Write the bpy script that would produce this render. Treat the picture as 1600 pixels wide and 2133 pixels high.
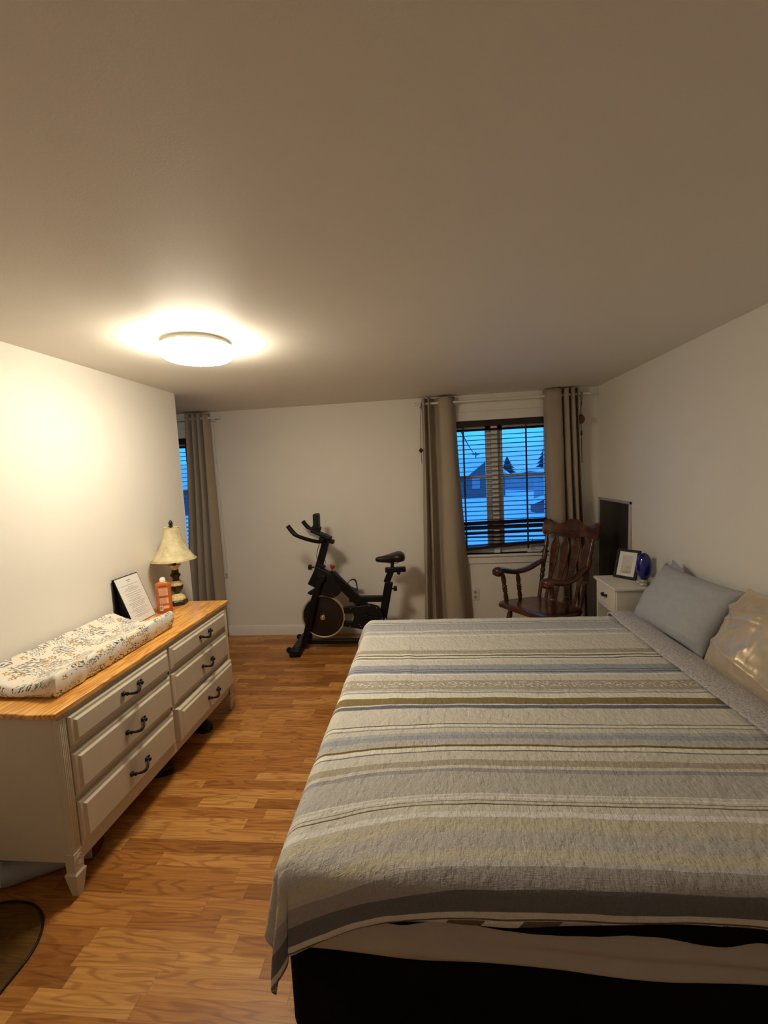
import bpy, bmesh, math, random
from mathutils import Vector, Matrix, noise
random.seed(7)
PI = math.pi
D2R = PI / 180
SC = bpy.context.scene
COL = SC.collection
for o in list(bpy.data.objects):
    bpy.data.objects.remove(o)

# ------------------------------------------------------------------ dimensions
CH = 1.638                 # camera height
H = 2.33                   # ceiling height
YB = 4.358                 # back wall
XL, XR = -1.935, 1.61      # left partition, right wall
YN = -0.9                  # wall behind the camera
YP = 3.345                 # far end of the left partition
XA = -3.3                  # alcove's far left wall

# ------------------------------------------------------------------ camera
cam_d = bpy.data.cameras.new('camera')
cam = bpy.data.objects.new('camera', cam_d)
COL.objects.link(cam)
f_px = 918.8
cam_d.sensor_fit = 'VERTICAL'
cam_d.sensor_height = 36.0
cam_d.lens = f_px * 36.0 / 2133.0
cam_d.clip_start = 0.02
cam_d.clip_end = 400
pi_, ro_, ya_ = -9.00332444e-02, -5.04110495e-02, -1.00344160e-01
fw = Vector((math.sin(ya_) * math.cos(pi_), math.cos(ya_) * math.cos(pi_), math.sin(pi_)))
rt = Vector((math.cos(ya_), -math.sin(ya_), 0))
up = rt.cross(fw)
r2 = math.cos(ro_) * rt + math.sin(ro_) * up
u2 = -math.sin(ro_) * rt + math.cos(ro_) * up
cam.matrix_world = Matrix(((r2.x, u2.x, -fw.x, 0), (r2.y, u2.y, -fw.y, 0), (r2.z, u2.z, -fw.z, CH), (0, 0, 0, 1)))
SC.camera = cam

# ------------------------------------------------------------------ colour management, world
SC.view_settings.view_transform = 'Standard'
SC.view_settings.look = 'None'
SC.view_settings.gamma = 1.0
SC.view_settings.use_curve_mapping = False
SC.view_settings.exposure = 0.30
LAMP_STRENGTH = 52.0
RIM_STRENGTH = 76.0
LAMP_COLOR = (1.0, 0.88, 0.68, 1)
SKY_STRENGTH = 1.6

def lin(c):
    c = c / 255.0
    return c / 12.92 if c <= 0.04045 else ((c + 0.055) / 1.055) ** 2.4
def S(r, g, b):
    return (lin(r), lin(g), lin(b), 1.0)
def A(r, g, b, ref=(205, 185, 150), alb=(0.76, 0.72, 0.64)):
    """albedo of a surface that reads r,g,b where a plain white thing reads ref"""
    return tuple(min(0.9, lin(v) / lin(w) * a) for v, w, a in zip((r, g, b), ref, alb)) + (1.0,)

def nd(nt, t, ins=None, **props):
    n = nt.nodes.new(t)
    for k, v in props.items():
        setattr(n, k, v)
    for k, v in (ins or {}).items():
        s = n.inputs[k]
        if isinstance(v, bpy.types.NodeSocket):
            nt.links.new(v, s)
        else:
            s.default_value = v
    return n
def mth(nt, op, a, b=0.0, c=0.0):
    return nd(nt, 'ShaderNodeMath', {0: a, 1: b, 2: c}, operation=op).outputs[0]
def ramp(nt, fac, stops, interp='LINEAR'):
    n = nd(nt, 'ShaderNodeValToRGB', {0: fac})
    cr = n.color_ramp
    cr.interpolation = interp
    while len(cr.elements) > 1:
        cr.elements.remove(cr.elements[-1])
    cr.elements[0].position = stops[0][0]
    cr.elements[0].color = stops[0][1]
    for p, c in stops[1:]:
        e = cr.elements.new(p)
        e.color = c
    return n.outputs[0]
def mixc(nt, fac, a, b, blend='MIX'):
    n = nt.nodes.new('ShaderNodeMix')
    n.data_type = 'RGBA'
    n.blend_type = blend
    for i, v in ((0, fac), (6, a), (7, b)):
        if isinstance(v, bpy.types.NodeSocket):
            nt.links.new(v, n.inputs[i])
        else:
            n.inputs[i].default_value = v
    return n.outputs[2]
def scaled(nt, vec, s):
    return nd(nt, 'ShaderNodeVectorMath', {0: vec, 1: s}, operation='MULTIPLY').outputs[0]
def noise_tex(nt, vec, scale, detail=3.0, rough=0.55, out=0):
    return nd(nt, 'ShaderNodeTexNoise', {'Vector': vec, 'Scale': scale, 'Detail': detail, 'Roughness': rough}).outputs[out]
def bump(nt, h, strength, dist=0.002):
    return nd(nt, 'ShaderNodeBump', {'Height': h, 'Strength': strength, 'Distance': dist}).outputs[0]

MATS = {}
def new_mat(name):
    m = bpy.data.materials.new(name)
    m.use_nodes = True
    nt = m.node_tree
    b = nt.nodes['Principled BSDF']
    MATS[name] = m
    return m, nt, b
def setc(nt, sock, v):
    if isinstance(v, bpy.types.NodeSocket):
        nt.links.new(v, sock)
    else:
        sock.default_value = v
def plain(name, col, rough=0.5, metal=0.0, vary=0.06, vscale=12, bmp=0.0, bscale=200, coat=0.0, spec=0.5):
    m, nt, b = new_mat(name)
    co = nd(nt, 'ShaderNodeTexCoord').outputs['Object']
    n = noise_tex(nt, co, vscale, 4)
    dk = tuple(c * (1 - vary) for c in col[:3]) + (1,)
    lt = tuple(min(1, c * (1 + vary)) for c in col[:3]) + (1,)
    setc(nt, b.inputs['Base Color'], ramp(nt, n, [(0.3, dk), (0.7, lt)]))
    b.inputs['Roughness'].default_value = rough
    b.inputs['Metallic'].default_value = metal
    b.inputs['Coat Weight'].default_value = coat
    b.inputs['Specular IOR Level'].default_value = spec
    if bmp:
        setc(nt, b.inputs['Normal'], bump(nt, noise_tex(nt, co, bscale, 3), bmp))
    return m

w = bpy.data.worlds.new('dusk')
SC.world = w
w.use_nodes = True
wt = w.node_tree
bg = wt.nodes['Background']
tc = nd(wt, 'ShaderNodeTexCoord').outputs['Generated']
sx = nd(wt, 'ShaderNodeSeparateXYZ', {0: tc})
cl = noise_tex(wt, scaled(wt, tc, (3, 3, 9)), 2.0, 4)
hgt = mth(wt, 'ADD', sx.outputs[2], mth(wt, 'MULTIPLY', mth(wt, 'SUBTRACT', cl, 0.5), 0.16))
skyc = ramp(wt, hgt, [(0.0, S(62, 140, 228)), (0.05, S(60, 160, 246)), (0.14, S(56, 172, 252)), (0.5, S(60, 150, 246)), (1.0, S(60, 140, 240))])
setc(wt, bg.inputs[0], skyc)
bg.inputs[1].default_value = SKY_STRENGTH

# ------------------------------------------------------------------ materials
def wall_mat(name, col, bs=0.12):
    m, nt, b = new_mat(name)
    co = nd(nt, 'ShaderNodeTexCoord').outputs['Object']
    n = noise_tex(nt, co, 1.7, 3)
    setc(nt, b.inputs['Base Color'], ramp(nt, n, [(0.3, tuple(c * 0.97 for c in col[:3]) + (1,)), (0.7, col)]))
    b.inputs['Roughness'].default_value = 0.6
    b.inputs['Specular IOR Level'].default_value = 0.25
    setc(nt, b.inputs['Normal'], bump(nt, noise_tex(nt, co, 140, 3), bs, 0.002))
    return m
M_WALL = wall_mat('wall_paint', (0.87, 0.83, 0.755, 1))
M_CEIL = wall_mat('ceiling_paint', (0.86, 0.82, 0.74, 1), 0.16)
M_TRIM = plain('white_trim_paint', (0.82, 0.80, 0.76, 1), 0.4, vary=0.02)

def floor_mat():
    m, nt, b = new_mat('laminate_floor')
    co = nd(nt, 'ShaderNodeTexCoord').outputs['Object']
    s = nd(nt, 'ShaderNodeSeparateXYZ', {0: co})
    x, y = s.outputs[0], s.outputs[1]
    v = mth(nt, 'DIVIDE', y, 0.066)
    row = mth(nt, 'FLOOR', v)
    fv = mth(nt, 'FRACT', v)
    rr = nd(nt, 'ShaderNodeTexWhiteNoise', {'W': row}, noise_dimensions='1D').outputs[0]
    xx = mth(nt, 'DIVIDE', mth(nt, 'ADD', x, mth(nt, 'MULTIPLY', rr, 5.0)), 0.40)
    xx = mth(nt, 'ADD', xx, mth(nt, 'MULTIPLY', mth(nt, 'SINE', mth(nt, 'ADD', mth(nt, 'MULTIPLY', xx, 2.2), mth(nt, 'MULTIPLY', row, 1.7))), 0.18))
    colm = mth(nt, 'FLOOR', xx)
    fx = mth(nt, 'FRACT', xx)
    idv = nd(nt, 'ShaderNodeCombineXYZ', {0: row, 1: colm})
    wn = nd(nt, 'ShaderNodeTexWhiteNoise', {'Vector': idv.outputs[0]}, noise_dimensions='2D')
    rid = wn.outputs[0]
    base = ramp(nt, rid, [(0.0, A(142, 84, 30)), (0.35, A(164, 101, 39)), (0.7, A(176, 112, 46)), (1.0, A(194, 132, 60))])
    off = nd(nt, 'ShaderNodeCombineXYZ', {0: mth(nt, 'MULTIPLY', rid, 37.0), 1: mth(nt, 'MULTIPLY', rid, 91.0), 2: row})
    pv = nd(nt, 'ShaderNodeVectorMath', {0: co, 1: off.outputs[0]}, operation='ADD').outputs[0]
    n1 = noise_tex(nt, scaled(nt, pv, (4, 95, 1)), 1.0, 5, 0.65)
    n2 = noise_tex(nt, scaled(nt, pv, (1.3, 10, 1)), 1.0, 2)
    rings = mth(nt, 'SINE', mth(nt, 'MULTIPLY', n2, 75.0))
    rings = mth(nt, 'SMOOTH_MIN', mth(nt, 'ADD', mth(nt, 'MULTIPLY', rings, 0.5), 0.5), 0.85, 0.1)
    g = mth(nt, 'MULTIPLY', ramp(nt, n1, [(0.32, (0.62, 0.62, 0.62, 1)), (0.6, (1, 1, 1, 1))]), ramp(nt, rings, [(0.0, (0.66, 0.66, 0.66, 1)), (0.40, (1, 1, 1, 1))]))
    c = mixc(nt, 1.0, base, nd(nt, 'ShaderNodeCombineColor', {0: mth(nt, 'POWER', g, 0.75), 1: g, 2: mth(nt, 'POWER', g, 1.2)}).outputs[0], 'MULTIPLY')
    seam = mth(nt, 'MAXIMUM', mth(nt, 'LESS_THAN', fv, 0.018), mth(nt, 'LESS_THAN', fx, 0.004))
    c = mixc(nt, mth(nt, 'MULTIPLY', seam, 0.45), c, A(90, 52, 20))
    setc(nt, b.inputs['Base Color'], c)
    setc(nt, b.inputs['Roughness'], ramp(nt, n1, [(0.2, (0.42, 0.42, 0.42, 1)), (0.8, (0.3, 0.3, 0.3, 1))]))
    b.inputs['Specular IOR Level'].default_value = 0.35
    setc(nt, b.inputs['Normal'], bump(nt, mth(nt, 'SUBTRACT', n1, seam), 0.12, 0.001))
    return m
M_FLOOR = floor_mat()

def wood_mat(name, c0, c1, sc=(60, 4, 60), rough=0.35, coat=0.0, rings=60.0):
    m, nt, b = new_mat(name)
    co = nd(nt, 'ShaderNodeTexCoord').outputs['Object']
    pv = scaled(nt, co, sc)
    n1 = noise_tex(nt, pv, 1.0, 5, 0.6)
    n2 = noise_tex(nt, scaled(nt, pv, (0.16, 0.4, 0.16)), 1.0, 2)
    r = mth(nt, 'ADD', mth(nt, 'MULTIPLY', mth(nt, 'SINE', mth(nt, 'MULTIPLY', n2, rings)), 0.25), 0.5)
    v = mth(nt, 'MULTIPLY', mth(nt, 'ADD', n1, r), 0.5)
    setc(nt, b.inputs['Base Color'], ramp(nt, v, [(0.3, c0), (0.62, c1)]))
    b.inputs['Roughness'].default_value = rough
    b.inputs['Coat Weight'].default_value = coat
    b.inputs['Coat Roughness'].default_value = 0.15
    setc(nt, b.inputs['Normal'], bump(nt, n1, 0.06, 0.001))
    return m
M_TOP = wood_mat('honey_oak', A(172, 100, 32), A(218, 152, 66), (70, 4, 70), 0.32, 0.2)
M_CHAIR = wood_mat('cherry_stain', (0.036, 0.011, 0.004, 1), (0.115, 0.036, 0.012, 1), (14, 14, 60), 0.28, 0.4, 20)
M_CREAM = plain('cream_dresser_paint', (0.64, 0.565, 0.44, 1), 0.42, vary=0.03, vscale=6)
M_STAND = plain('cream_nightstand_paint', (0.76, 0.72, 0.63, 1), 0.45, vary=0.03)
M_IRON = plain('dark_iron', (0.02, 0.019, 0.022, 1), 0.45, 0.6)
M_BLACK = plain('black_powder_coat', (0.005, 0.005, 0.006, 1), 0.42, vary=0.15, spec=0.25)
M_BLKPL = plain('black_plastic', (0.007, 0.007, 0.008, 1), 0.5, vary=0.1, bmp=0.05, spec=0.25)
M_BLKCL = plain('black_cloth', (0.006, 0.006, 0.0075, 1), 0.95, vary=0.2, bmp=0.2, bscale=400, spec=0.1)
M_DISC = plain('flywheel_black', (0.012, 0.010, 0.010, 1), 0.25, vary=0.1)
M_BRASS = plain('bronze_rim', (0.52, 0.42, 0.29, 1), 0.4, 0.5)
M_CHROME = plain('chrome', (0.75, 0.74, 0.72, 1), 0.15, 1.0)
M_RED = plain('red_plastic', (0.5, 0.03, 0.02, 1), 0.3)
M_GREYPL = plain('grey_plastic', (0.3, 0.29, 0.28, 1), 0.4)
M_WHTPL = plain('white_plastic', (0.8, 0.78, 0.72, 1), 0.35, vary=0.02)
M_SILVER = plain('satin_silver', (0.62, 0.6, 0.56, 1), 0.35, 0.6)
M_PAPER = plain('white_paper', (0.8, 0.8, 0.77, 1), 0.7, vary=0.02)
M_INK = plain('ink', (0.06, 0.055, 0.05, 1), 0.7)
M_BLIND = plain('dark_wood_blind', (0.022, 0.012, 0.010, 1), 0.4, vary=0.2)
M_SHEET = plain('grey_white_sheet', (0.50, 0.45, 0.40, 1), 0.85, vary=0.03, bmp=0.15, bscale=300)
M_LINEN = plain('mattress_linen', (0.45, 0.46, 0.47, 1), 0.85, vary=0.04)
M_CORD = plain('dark_cord', (0.03, 0.02, 0.015, 1), 0.7)
M_PEND = plain('dark_red_wood', (0.09, 0.025, 0.018, 1), 0.4)
M_AMBER = plain('orange_bottle', A(172, 84, 26, (205, 185, 150)), 0.3, vary=0.04)
M_LABEL = plain('bottle_label_print', A(225, 160, 115, (205, 185, 150)), 0.4)
M_DKGLASS = plain('dark_grey_panel', (0.035, 0.033, 0.03, 1), 0.22, vary=0.1)
M_ALU = plain('pale_metal_frame', (0.52, 0.52, 0.50, 1), 0.45, 0.3)
M_BLUE = plain('cobalt_glass', (0.001, 0.004, 0.17, 1), 0.03, vary=0.05, coat=0.5)
M_DKBASE = plain('lamp_dark_brown', (0.022, 0.012, 0.010, 1), 0.35, vary=0.2)
M_GOLD = plain('lamp_antique_gold', A(205, 170, 95, (205, 185, 150)), 0.45, vary=0.25, vscale=60)
M_REDCL = plain('red_cloth', (0.10, 0.010, 0.010, 1), 0.9)
M_GREYCL = plain('grey_roll', (0.36, 0.35, 0.34, 1), 0.9)
M_SHOE = plain('black_rubber', (0.008, 0.008, 0.009, 1), 0.6)

def fabric(name, c, rough=0.9, weave=900, vary=0.08, bs=0.25, sheen=0.0):
    m, nt, b = new_mat(name)
    co = nd(nt, 'ShaderNodeTexCoord').outputs['Object']
    n = noise_tex(nt, scaled(nt, co, (1, 1, 0.25)), weave * 0.3, 2)
    n2 = noise_tex(nt, co, 6, 3)
    v = mth(nt, 'ADD', mth(nt, 'MULTIPLY', n, 0.6), mth(nt, 'MULTIPLY', n2, 0.4))
    setc(nt, b.inputs['Base Color'], ramp(nt, v, [(0.3, tuple(q * (1 - vary) for q in c[:3]) + (1,)), (0.7, tuple(min(1, q * (1 + vary)) for q in c[:3]) + (1,))]))
    b.inputs['Roughness'].default_value = rough
    b.inputs['Specular IOR Level'].default_value = 0.2
    b.inputs['Sheen Weight'].default_value = sheen
    setc(nt, b.inputs['Normal'], bump(nt, n, bs, 0.001))
    return m
M_CURT = fabric('taupe_curtain', (0.40, 0.335, 0.26, 1))
M_SLATEP = fabric('slate_blue_cotton', (0.43, 0.445, 0.48, 1), weave=500)
M_DKPIL = fabric('dark_slate_cotton', (0.10, 0.11, 0.14, 1))

def satin():
    m, nt, b = new_mat('champagne_satin')
    co = nd(nt, 'ShaderNodeTexCoord').outputs['Object']
    n = noise_tex(nt, co, 5, 3)
    setc(nt, b.inputs['Base Color'], ramp(nt, n, [(0.3, (0.60, 0.49, 0.35, 1)), (0.7, (0.70, 0.59, 0.44, 1))]))
    b.inputs['Metallic'].default_value = 0.32
    b.inputs['Roughness'].default_value = 0.36
    b.inputs['Sheen Weight'].default_value = 0.2
    setc(nt, b.inputs['Normal'], bump(nt, noise_tex(nt, scaled(nt, co, (9, 9, 3)), 1.0, 3), 0.6, 0.03))
    return m
M_SATIN = satin()

def shade_mat():
    m, nt, b = new_mat('parchment_shade')
    co = nd(nt, 'ShaderNodeTexCoord').outputs['Object']
    n = noise_tex(nt, co, 22, 5, 0.6)
    setc(nt, b.inputs['Base Color'], ramp(nt, n, [(0.3, A(168, 140, 88)), (0.5, A(186, 162, 108)), (0.72, A(202, 180, 128))]))
    b.inputs['Roughness'].default_value = 0.7
    return m
M_SHADE = shade_mat()

# quilt: stripes run along the bed, so colour depends on the cloth coordinate v (metres from the far hem)
QREF = (200, 181, 150)
def Q(r, g, b):
    return A(r, g, b, QREF, (0.80, 0.77, 0.69))
CB, CREAM, BEIGE = Q(198, 182, 155), Q(214, 196, 160), Q(196, 178, 148)
GREY, BLUE, SLATE = Q(170, 157, 138), Q(150, 144, 134), Q(104, 98, 94)
OLIVE, TAN, DARK = Q(128, 104, 60), Q(164, 144, 112), Q(98, 82, 58)
WHITE, LILAC = Q(220, 204, 178), Q(152, 138, 122)
GRE2 = Q(176, 160, 136)
OLIVE2, TAUPE, DKBAND = Q(112, 84, 38), Q(148, 132, 114), Q(100, 92, 82)
YB2 = Q(184, 165, 130)
STRIPES = [(-0.4000, CB), (0.0896, LILAC), (0.1079, CB), (0.1260, LILAC), (0.1439, GREY), (0.2469, CB), (0.2796, LILAC), (0.2917, BEIGE), (0.2997, LILAC), (0.3060, BEIGE), (0.3273, CREAM), (0.3505, BEIGE), (0.5625, TAN), (0.6135, CREAM), (0.6321, DARK), (0.6444, CREAM), (0.6655, DARK), (0.6774, WHITE), (0.6921, BEIGE), (0.7547, BLUE), (0.8035, SLATE), (0.8114, BLUE), (0.8245, SLATE), (0.8349, BLUE), (0.8477, WHITE), (0.8654, BEIGE)]
STRIPES2 = [(0.8654, BEIGE), (0.9193, TAN), (1.0062, WHITE), (1.0128, LILAC), (1.0193, WHITE), (1.0258, LILAC), (1.0365, CREAM), (1.0782, OLIVE), (1.1310, WHITE), (1.1395, SLATE), (1.1641, BEIGE), (1.2748, DARK), (1.2797, CREAM), (1.2960, LILAC), (1.3056, BEIGE), (1.3308, GREY), (1.3461, BLUE), (1.3702, GRE2), (1.4078, OLIVE2), (1.4176, CREAM), (1.4383, SLATE), (1.4437, BEIGE), (1.4909, TAN)]
STRIPES3 = [(1.4909, TAN), (1.5184, BEIGE), (1.5331, LILAC), (1.5497, GRE2), (1.6467, WHITE), (1.6529, BEIGE), (1.6610, WHITE), (1.6670, BEIGE), (1.6750, DARK), (1.6781, BEIGE), (1.6887, DARK), (1.6918, BEIGE), (1.7171, WHITE), (1.7354, YB2), (1.7858, GRE2), (1.8417, YB2), (1.8743, GRE2), (1.8880, TAUPE), (1.9290, DKBAND), (1.9710, BEIGE), (1.9860, DARK), (1.9900, CB)]
def quilt_mat():
    m, nt, b = new_mat('striped_quilt')
    uv = nd(nt, 'ShaderNodeUVMap', uv_map='cloth').outputs[0]
    s = nd(nt, 'ShaderNodeSeparateXYZ', {0: uv})
    wob = mth(nt, 'MULTIPLY', mth(nt, 'SUBTRACT', noise_tex(nt, scaled(nt, uv, (3, 6, 1)), 1.0, 3), 0.5), 0.014)
    v = mth(nt, 'ADD', s.outputs[1], wob)
    def band_ramp(L, lo, hi):
        f = mth(nt, 'DIVIDE', mth(nt, 'SUBTRACT', v, lo), hi - lo)
        return ramp(nt, f, [(max(0.0, (p - lo) / (hi - lo)), c_) for p, c_ in L], 'CONSTANT')
    r1 = band_ramp(STRIPES, 0.0, 0.90)
    r2_ = band_ramp(STRIPES2, 0.85, 1.55)
    r3 = band_ramp(STRIPES3, 1.48, 2.02)
    c = mixc(nt, mth(nt, 'GREATER_THAN', v, 0.8659), r1, r2_)
    c = mixc(nt, mth(nt, 'GREATER_THAN', v, 1.4914), c, r3)
    # white woven flecks in the tan band
    fl = noise_tex(nt, scaled(nt, uv, (70, 90, 1)), 1.0, 2)
    band = mth(nt, 'MULTIPLY', mth(nt, 'GREATER_THAN', v, 0.935), mth(nt, 'LESS_THAN', v, 0.985))
    c = mixc(nt, mth(nt, 'MULTIPLY', band, mth(nt, 'GREATER_THAN', fl, 0.56)), c, WHITE)
    # pieced binding at the near hem
    px = mth(nt, 'MULTIPLY', mth(nt, 'ADD', s.outputs[0], s.outputs[1]), 11.0)
    pid = nd(nt, 'ShaderNodeTexWhiteNoise', {'W': mth(nt, 'FLOOR', px)}, noise_dimensions='1D').outputs[0]
    c = mixc(nt, mth(nt, 'GREATER_THAN', v, 1.9915), c, ramp(nt, pid, [(0.0, CB), (0.35, DARK), (0.5, BEIGE), (0.72, GREY), (0.86, OLIVE)], 'CONSTANT'))
    w1 = noise_tex(nt, scaled(nt, uv, (55, 420, 1)), 1.0, 2)
    w2 = noise_tex(nt, scaled(nt, uv, (380, 60, 1)), 1.0, 2)
    w3 = noise_tex(nt, scaled(nt, uv, (60, 45, 1)), 1.0, 3)
    wv = mth(nt, 'MULTIPLY', mth(nt, 'ADD', w1, w2), 0.5)
    tone = ramp(nt, wv, [(0.3, (0.86, 0.86, 0.86, 1)), (0.65, (1.06, 1.06, 1.06, 1))])
    c = mixc(nt, 1.0, c, tone, 'MULTIPLY')
    setc(nt, b.inputs['Base Color'], c)
    b.inputs['Roughness'].default_value = 0.9
    b.inputs['Specular IOR Level'].default_value = 0.15
    hh = mth(nt, 'ADD', mth(nt, 'MULTIPLY', wv, 0.5), w3)
    w4 = noise_tex(nt, scaled(nt, uv, (22, 14, 1)), 1.0, 4)
    hh = mth(nt, 'ADD', hh, mth(nt, 'MULTIPLY', w4, 1.2))
    setc(nt, b.inputs['Normal'], bump(nt, hh, 0.9, 0.010))
    return m
M_QUILT = quilt_mat()
def quilt_back_mat():
    m, nt, b = new_mat('quilt_reverse')
    uv = nd(nt, 'ShaderNodeUVMap', uv_map='cloth').outputs[0]
    w1 = noise_tex(nt, scaled(nt, uv, (70, 300, 1)), 1.0, 2)
    w2 = noise_tex(nt, scaled(nt, uv, (260, 60, 1)), 1.0, 2)
    n3 = noise_tex(nt, scaled(nt, uv, (30, 30, 1)), 1.0, 3)
    d = mth(nt, 'MINIMUM', w1, w2)
    c = ramp(nt, d, [(0.30, Q(84, 76, 68)), (0.41, Q(160, 144, 126)), (0.6, Q(192, 176, 154))])
    setc(nt, b.inputs['Base Color'], c)
    b.inputs['Roughness'].default_value = 0.9
    setc(nt, b.inputs['Normal'], bump(nt, mth(nt, 'ADD', d, n3), 0.6, 0.004))
    return m
M_QBACK = quilt_back_mat()

def print_mat():
    """cream cotton printed with grey-green leaf sprigs, mustard flowers and dark berries"""
    m, nt, b = new_mat('leaf_print_cotton')
    uv = nd(nt, 'ShaderNodeUVMap', uv_map='cloth').outputs[0]
    def cell(scale, rnd, off):
        p = nd(nt, 'ShaderNodeVectorMath', {0: uv, 1: off}, operation='ADD').outputs[0]
        p = scaled(nt, p, (scale, scale, 0))
        vn = nd(nt, 'ShaderNodeTexVoronoi', {'Vector': p, 'Scale': 1.0, 'Randomness': rnd}, voronoi_dimensions='2D')
        d = nd(nt, 'ShaderNodeVectorMath', {0: p, 1: vn.outputs['Position']}, operation='SUBTRACT').outputs[0]
        s = nd(nt, 'ShaderNodeSeparateXYZ', {0: d})
        cs = nd(nt, 'ShaderNodeSeparateColor', {0: vn.outputs['Color']})
        return vn.outputs['Distance'], s.outputs[0], s.outputs[1], cs.outputs[0], cs.outputs[1]
    def leafs(scale, off, la, lb, amin, amax):
        dist, dx, dy, ra, rb = cell(scale, 0.75, off)
        ang = mth(nt, 'ADD', mth(nt, 'MULTIPLY', ra, amax - amin), amin)
        c_, s_ = mth(nt, 'COSINE', ang), mth(nt, 'SINE', ang)
        u = mth(nt, 'ADD', mth(nt, 'MULTIPLY', dx, c_), mth(nt, 'MULTIPLY', dy, s_))
        v = mth(nt, 'SUBTRACT', mth(nt, 'MULTIPLY', dy, c_), mth(nt, 'MULTIPLY', dx, s_))
        e = mth(nt, 'ADD', mth(nt, 'POWER', mth(nt, 'DIVIDE', u, la), 2.0), mth(nt, 'POWER', mth(nt, 'DIVIDE', v, lb), 2.0))
        return mth(nt, 'LESS_THAN', e, 1.0)
    def clusters(scale, off, rad, keep_lo, keep_hi):
        dist, dx, dy, ra, rb = cell(scale, 0.6, off)
        wob = mth(nt, 'MULTIPLY', noise_tex(nt, uv, 60, 2), 0.25)
        inside = mth(nt, 'LESS_THAN', mth(nt, 'ADD', dist, wob), rad)
        keep = mth(nt, 'MULTIPLY', mth(nt, 'GREATER_THAN', ra, keep_lo), mth(nt, 'LESS_THAN', ra, keep_hi))
        return mth(nt, 'MULTIPLY', inside, keep)
    c = (0.80, 0.75, 0.65, 1)
    m1 = mth(nt, 'MULTIPLY', leafs(62, (3, 7, 0), 0.60, 0.19, 0.3, 1.5), clusters(8.5, (0, 0, 0), 0.52, 0.0, 0.78))
    c = mixc(nt, m1, c, (0.10, 0.115, 0.11, 1))
    m2 = mth(nt, 'MULTIPLY', leafs(85, (9, 2, 0), 0.5, 0.2, -1.2, 1.2), clusters(8.0, (4.3, 1.7, 0), 0.50, 0.0, 0.65))
    c = mixc(nt, m2, c, (0.27, 0.29, 0.28, 1))
    dist, dx, dy, ra, rb = cell(24, 0.8, (1.1, 5.2, 0))
    th = mth(nt, 'ARCTAN2', dy, dx)
    rad = mth(nt, 'ADD', mth(nt, 'MULTIPLY', mth(nt, 'COSINE', mth(nt, 'MULTIPLY', th, 5.0)), 0.09), 0.30)
    fl = mth(nt, 'MULTIPLY', mth(nt, 'LESS_THAN', dist, rad), mth(nt, 'GREATER_THAN', dist, 0.13))
    fl = mth(nt, 'MULTIPLY', fl, mth(nt, 'GREATER_THAN', ra, 0.78))
    c = mixc(nt, fl, c, (0.52, 0.31, 0.08, 1))
    dist, dx, dy, ra, rb = cell(36, 0.9, (7.7, 3.1, 0))
    dt = mth(nt, 'MULTIPLY', mth(nt, 'LESS_THAN', dist, 0.11), mth(nt, 'GREATER_THAN', ra, 0.7))
    c = mixc(nt, dt, c, (0.10, 0.05, 0.045, 1))
    setc(nt, b.inputs['Base Color'], c)
    b.inputs['Roughness'].default_value = 0.85
    setc(nt, b.inputs['Normal'], bump(nt, noise_tex(nt, scaled(nt, uv, (25, 25, 1)), 1.0, 3), 0.3, 0.004))
    return m
M_PRINT = print_mat()

def glass_pane():
    m, nt, b = new_mat('window_glass')
    nt.nodes.remove(b)
    out = nt.nodes['Material Output']
    tr = nd(nt, 'ShaderNodeBsdfTransparent', {0: (0.97, 0.98, 1.0, 1)})
    gl = nd(nt, 'ShaderNodeBsdfGlossy', {'Color': (1, 1, 1, 1), 'Roughness': 0.02})
    fr = nd(nt, 'ShaderNodeFresnel', {'IOR': 1.35})
    mx = nd(nt, 'ShaderNodeMixShader', {0: fr.outputs[0], 1: tr.outputs[0], 2: gl.outputs[0]})
    nt.links.new(mx.outputs[0], out.inputs[0])
    return m
M_GLASS = glass_pane()
def mat_plastic():
    m, nt, b = new_mat('smoky_clear_plastic')
    nt.nodes.remove(b)
    out = nt.nodes['Material Output']
    co = nd(nt, 'ShaderNodeTexCoord').outputs['Object']
    tr = nd(nt, 'ShaderNodeBsdfTransparent', {0: (0.86, 0.86, 0.70, 1)})
    gl = nd(nt, 'ShaderNodeBsdfPrincipled', {'Base Color': (0.10, 0.10, 0.07, 1), 'Roughness': 0.3, 'Normal': bump(nt, noise_tex(nt, co, 30, 2), 0.05)})
    mx = nd(nt, 'ShaderNodeMixShader', {0: 0.14, 1: tr.outputs[0], 2: gl.outputs[0]})
    nt.links.new(mx.outputs[0], out.inputs[0])
    return m
M_MATPL = mat_plastic()
def emit_mat(name, col, st):
    m, nt, b = new_mat(name)
    b.inputs['Base Color'].default_value = (0.8, 0.8, 0.8, 1)
    b.inputs['Emission Color'].default_value = col
    b.inputs['Emission Strength'].default_value = st
    return m
M_LAMP = emit_mat('lit_diffuser', LAMP_COLOR, LAMP_STRENGTH)
M_RIM = emit_mat('lit_diffuser_edge', LAMP_COLOR, RIM_STRENGTH)

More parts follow.
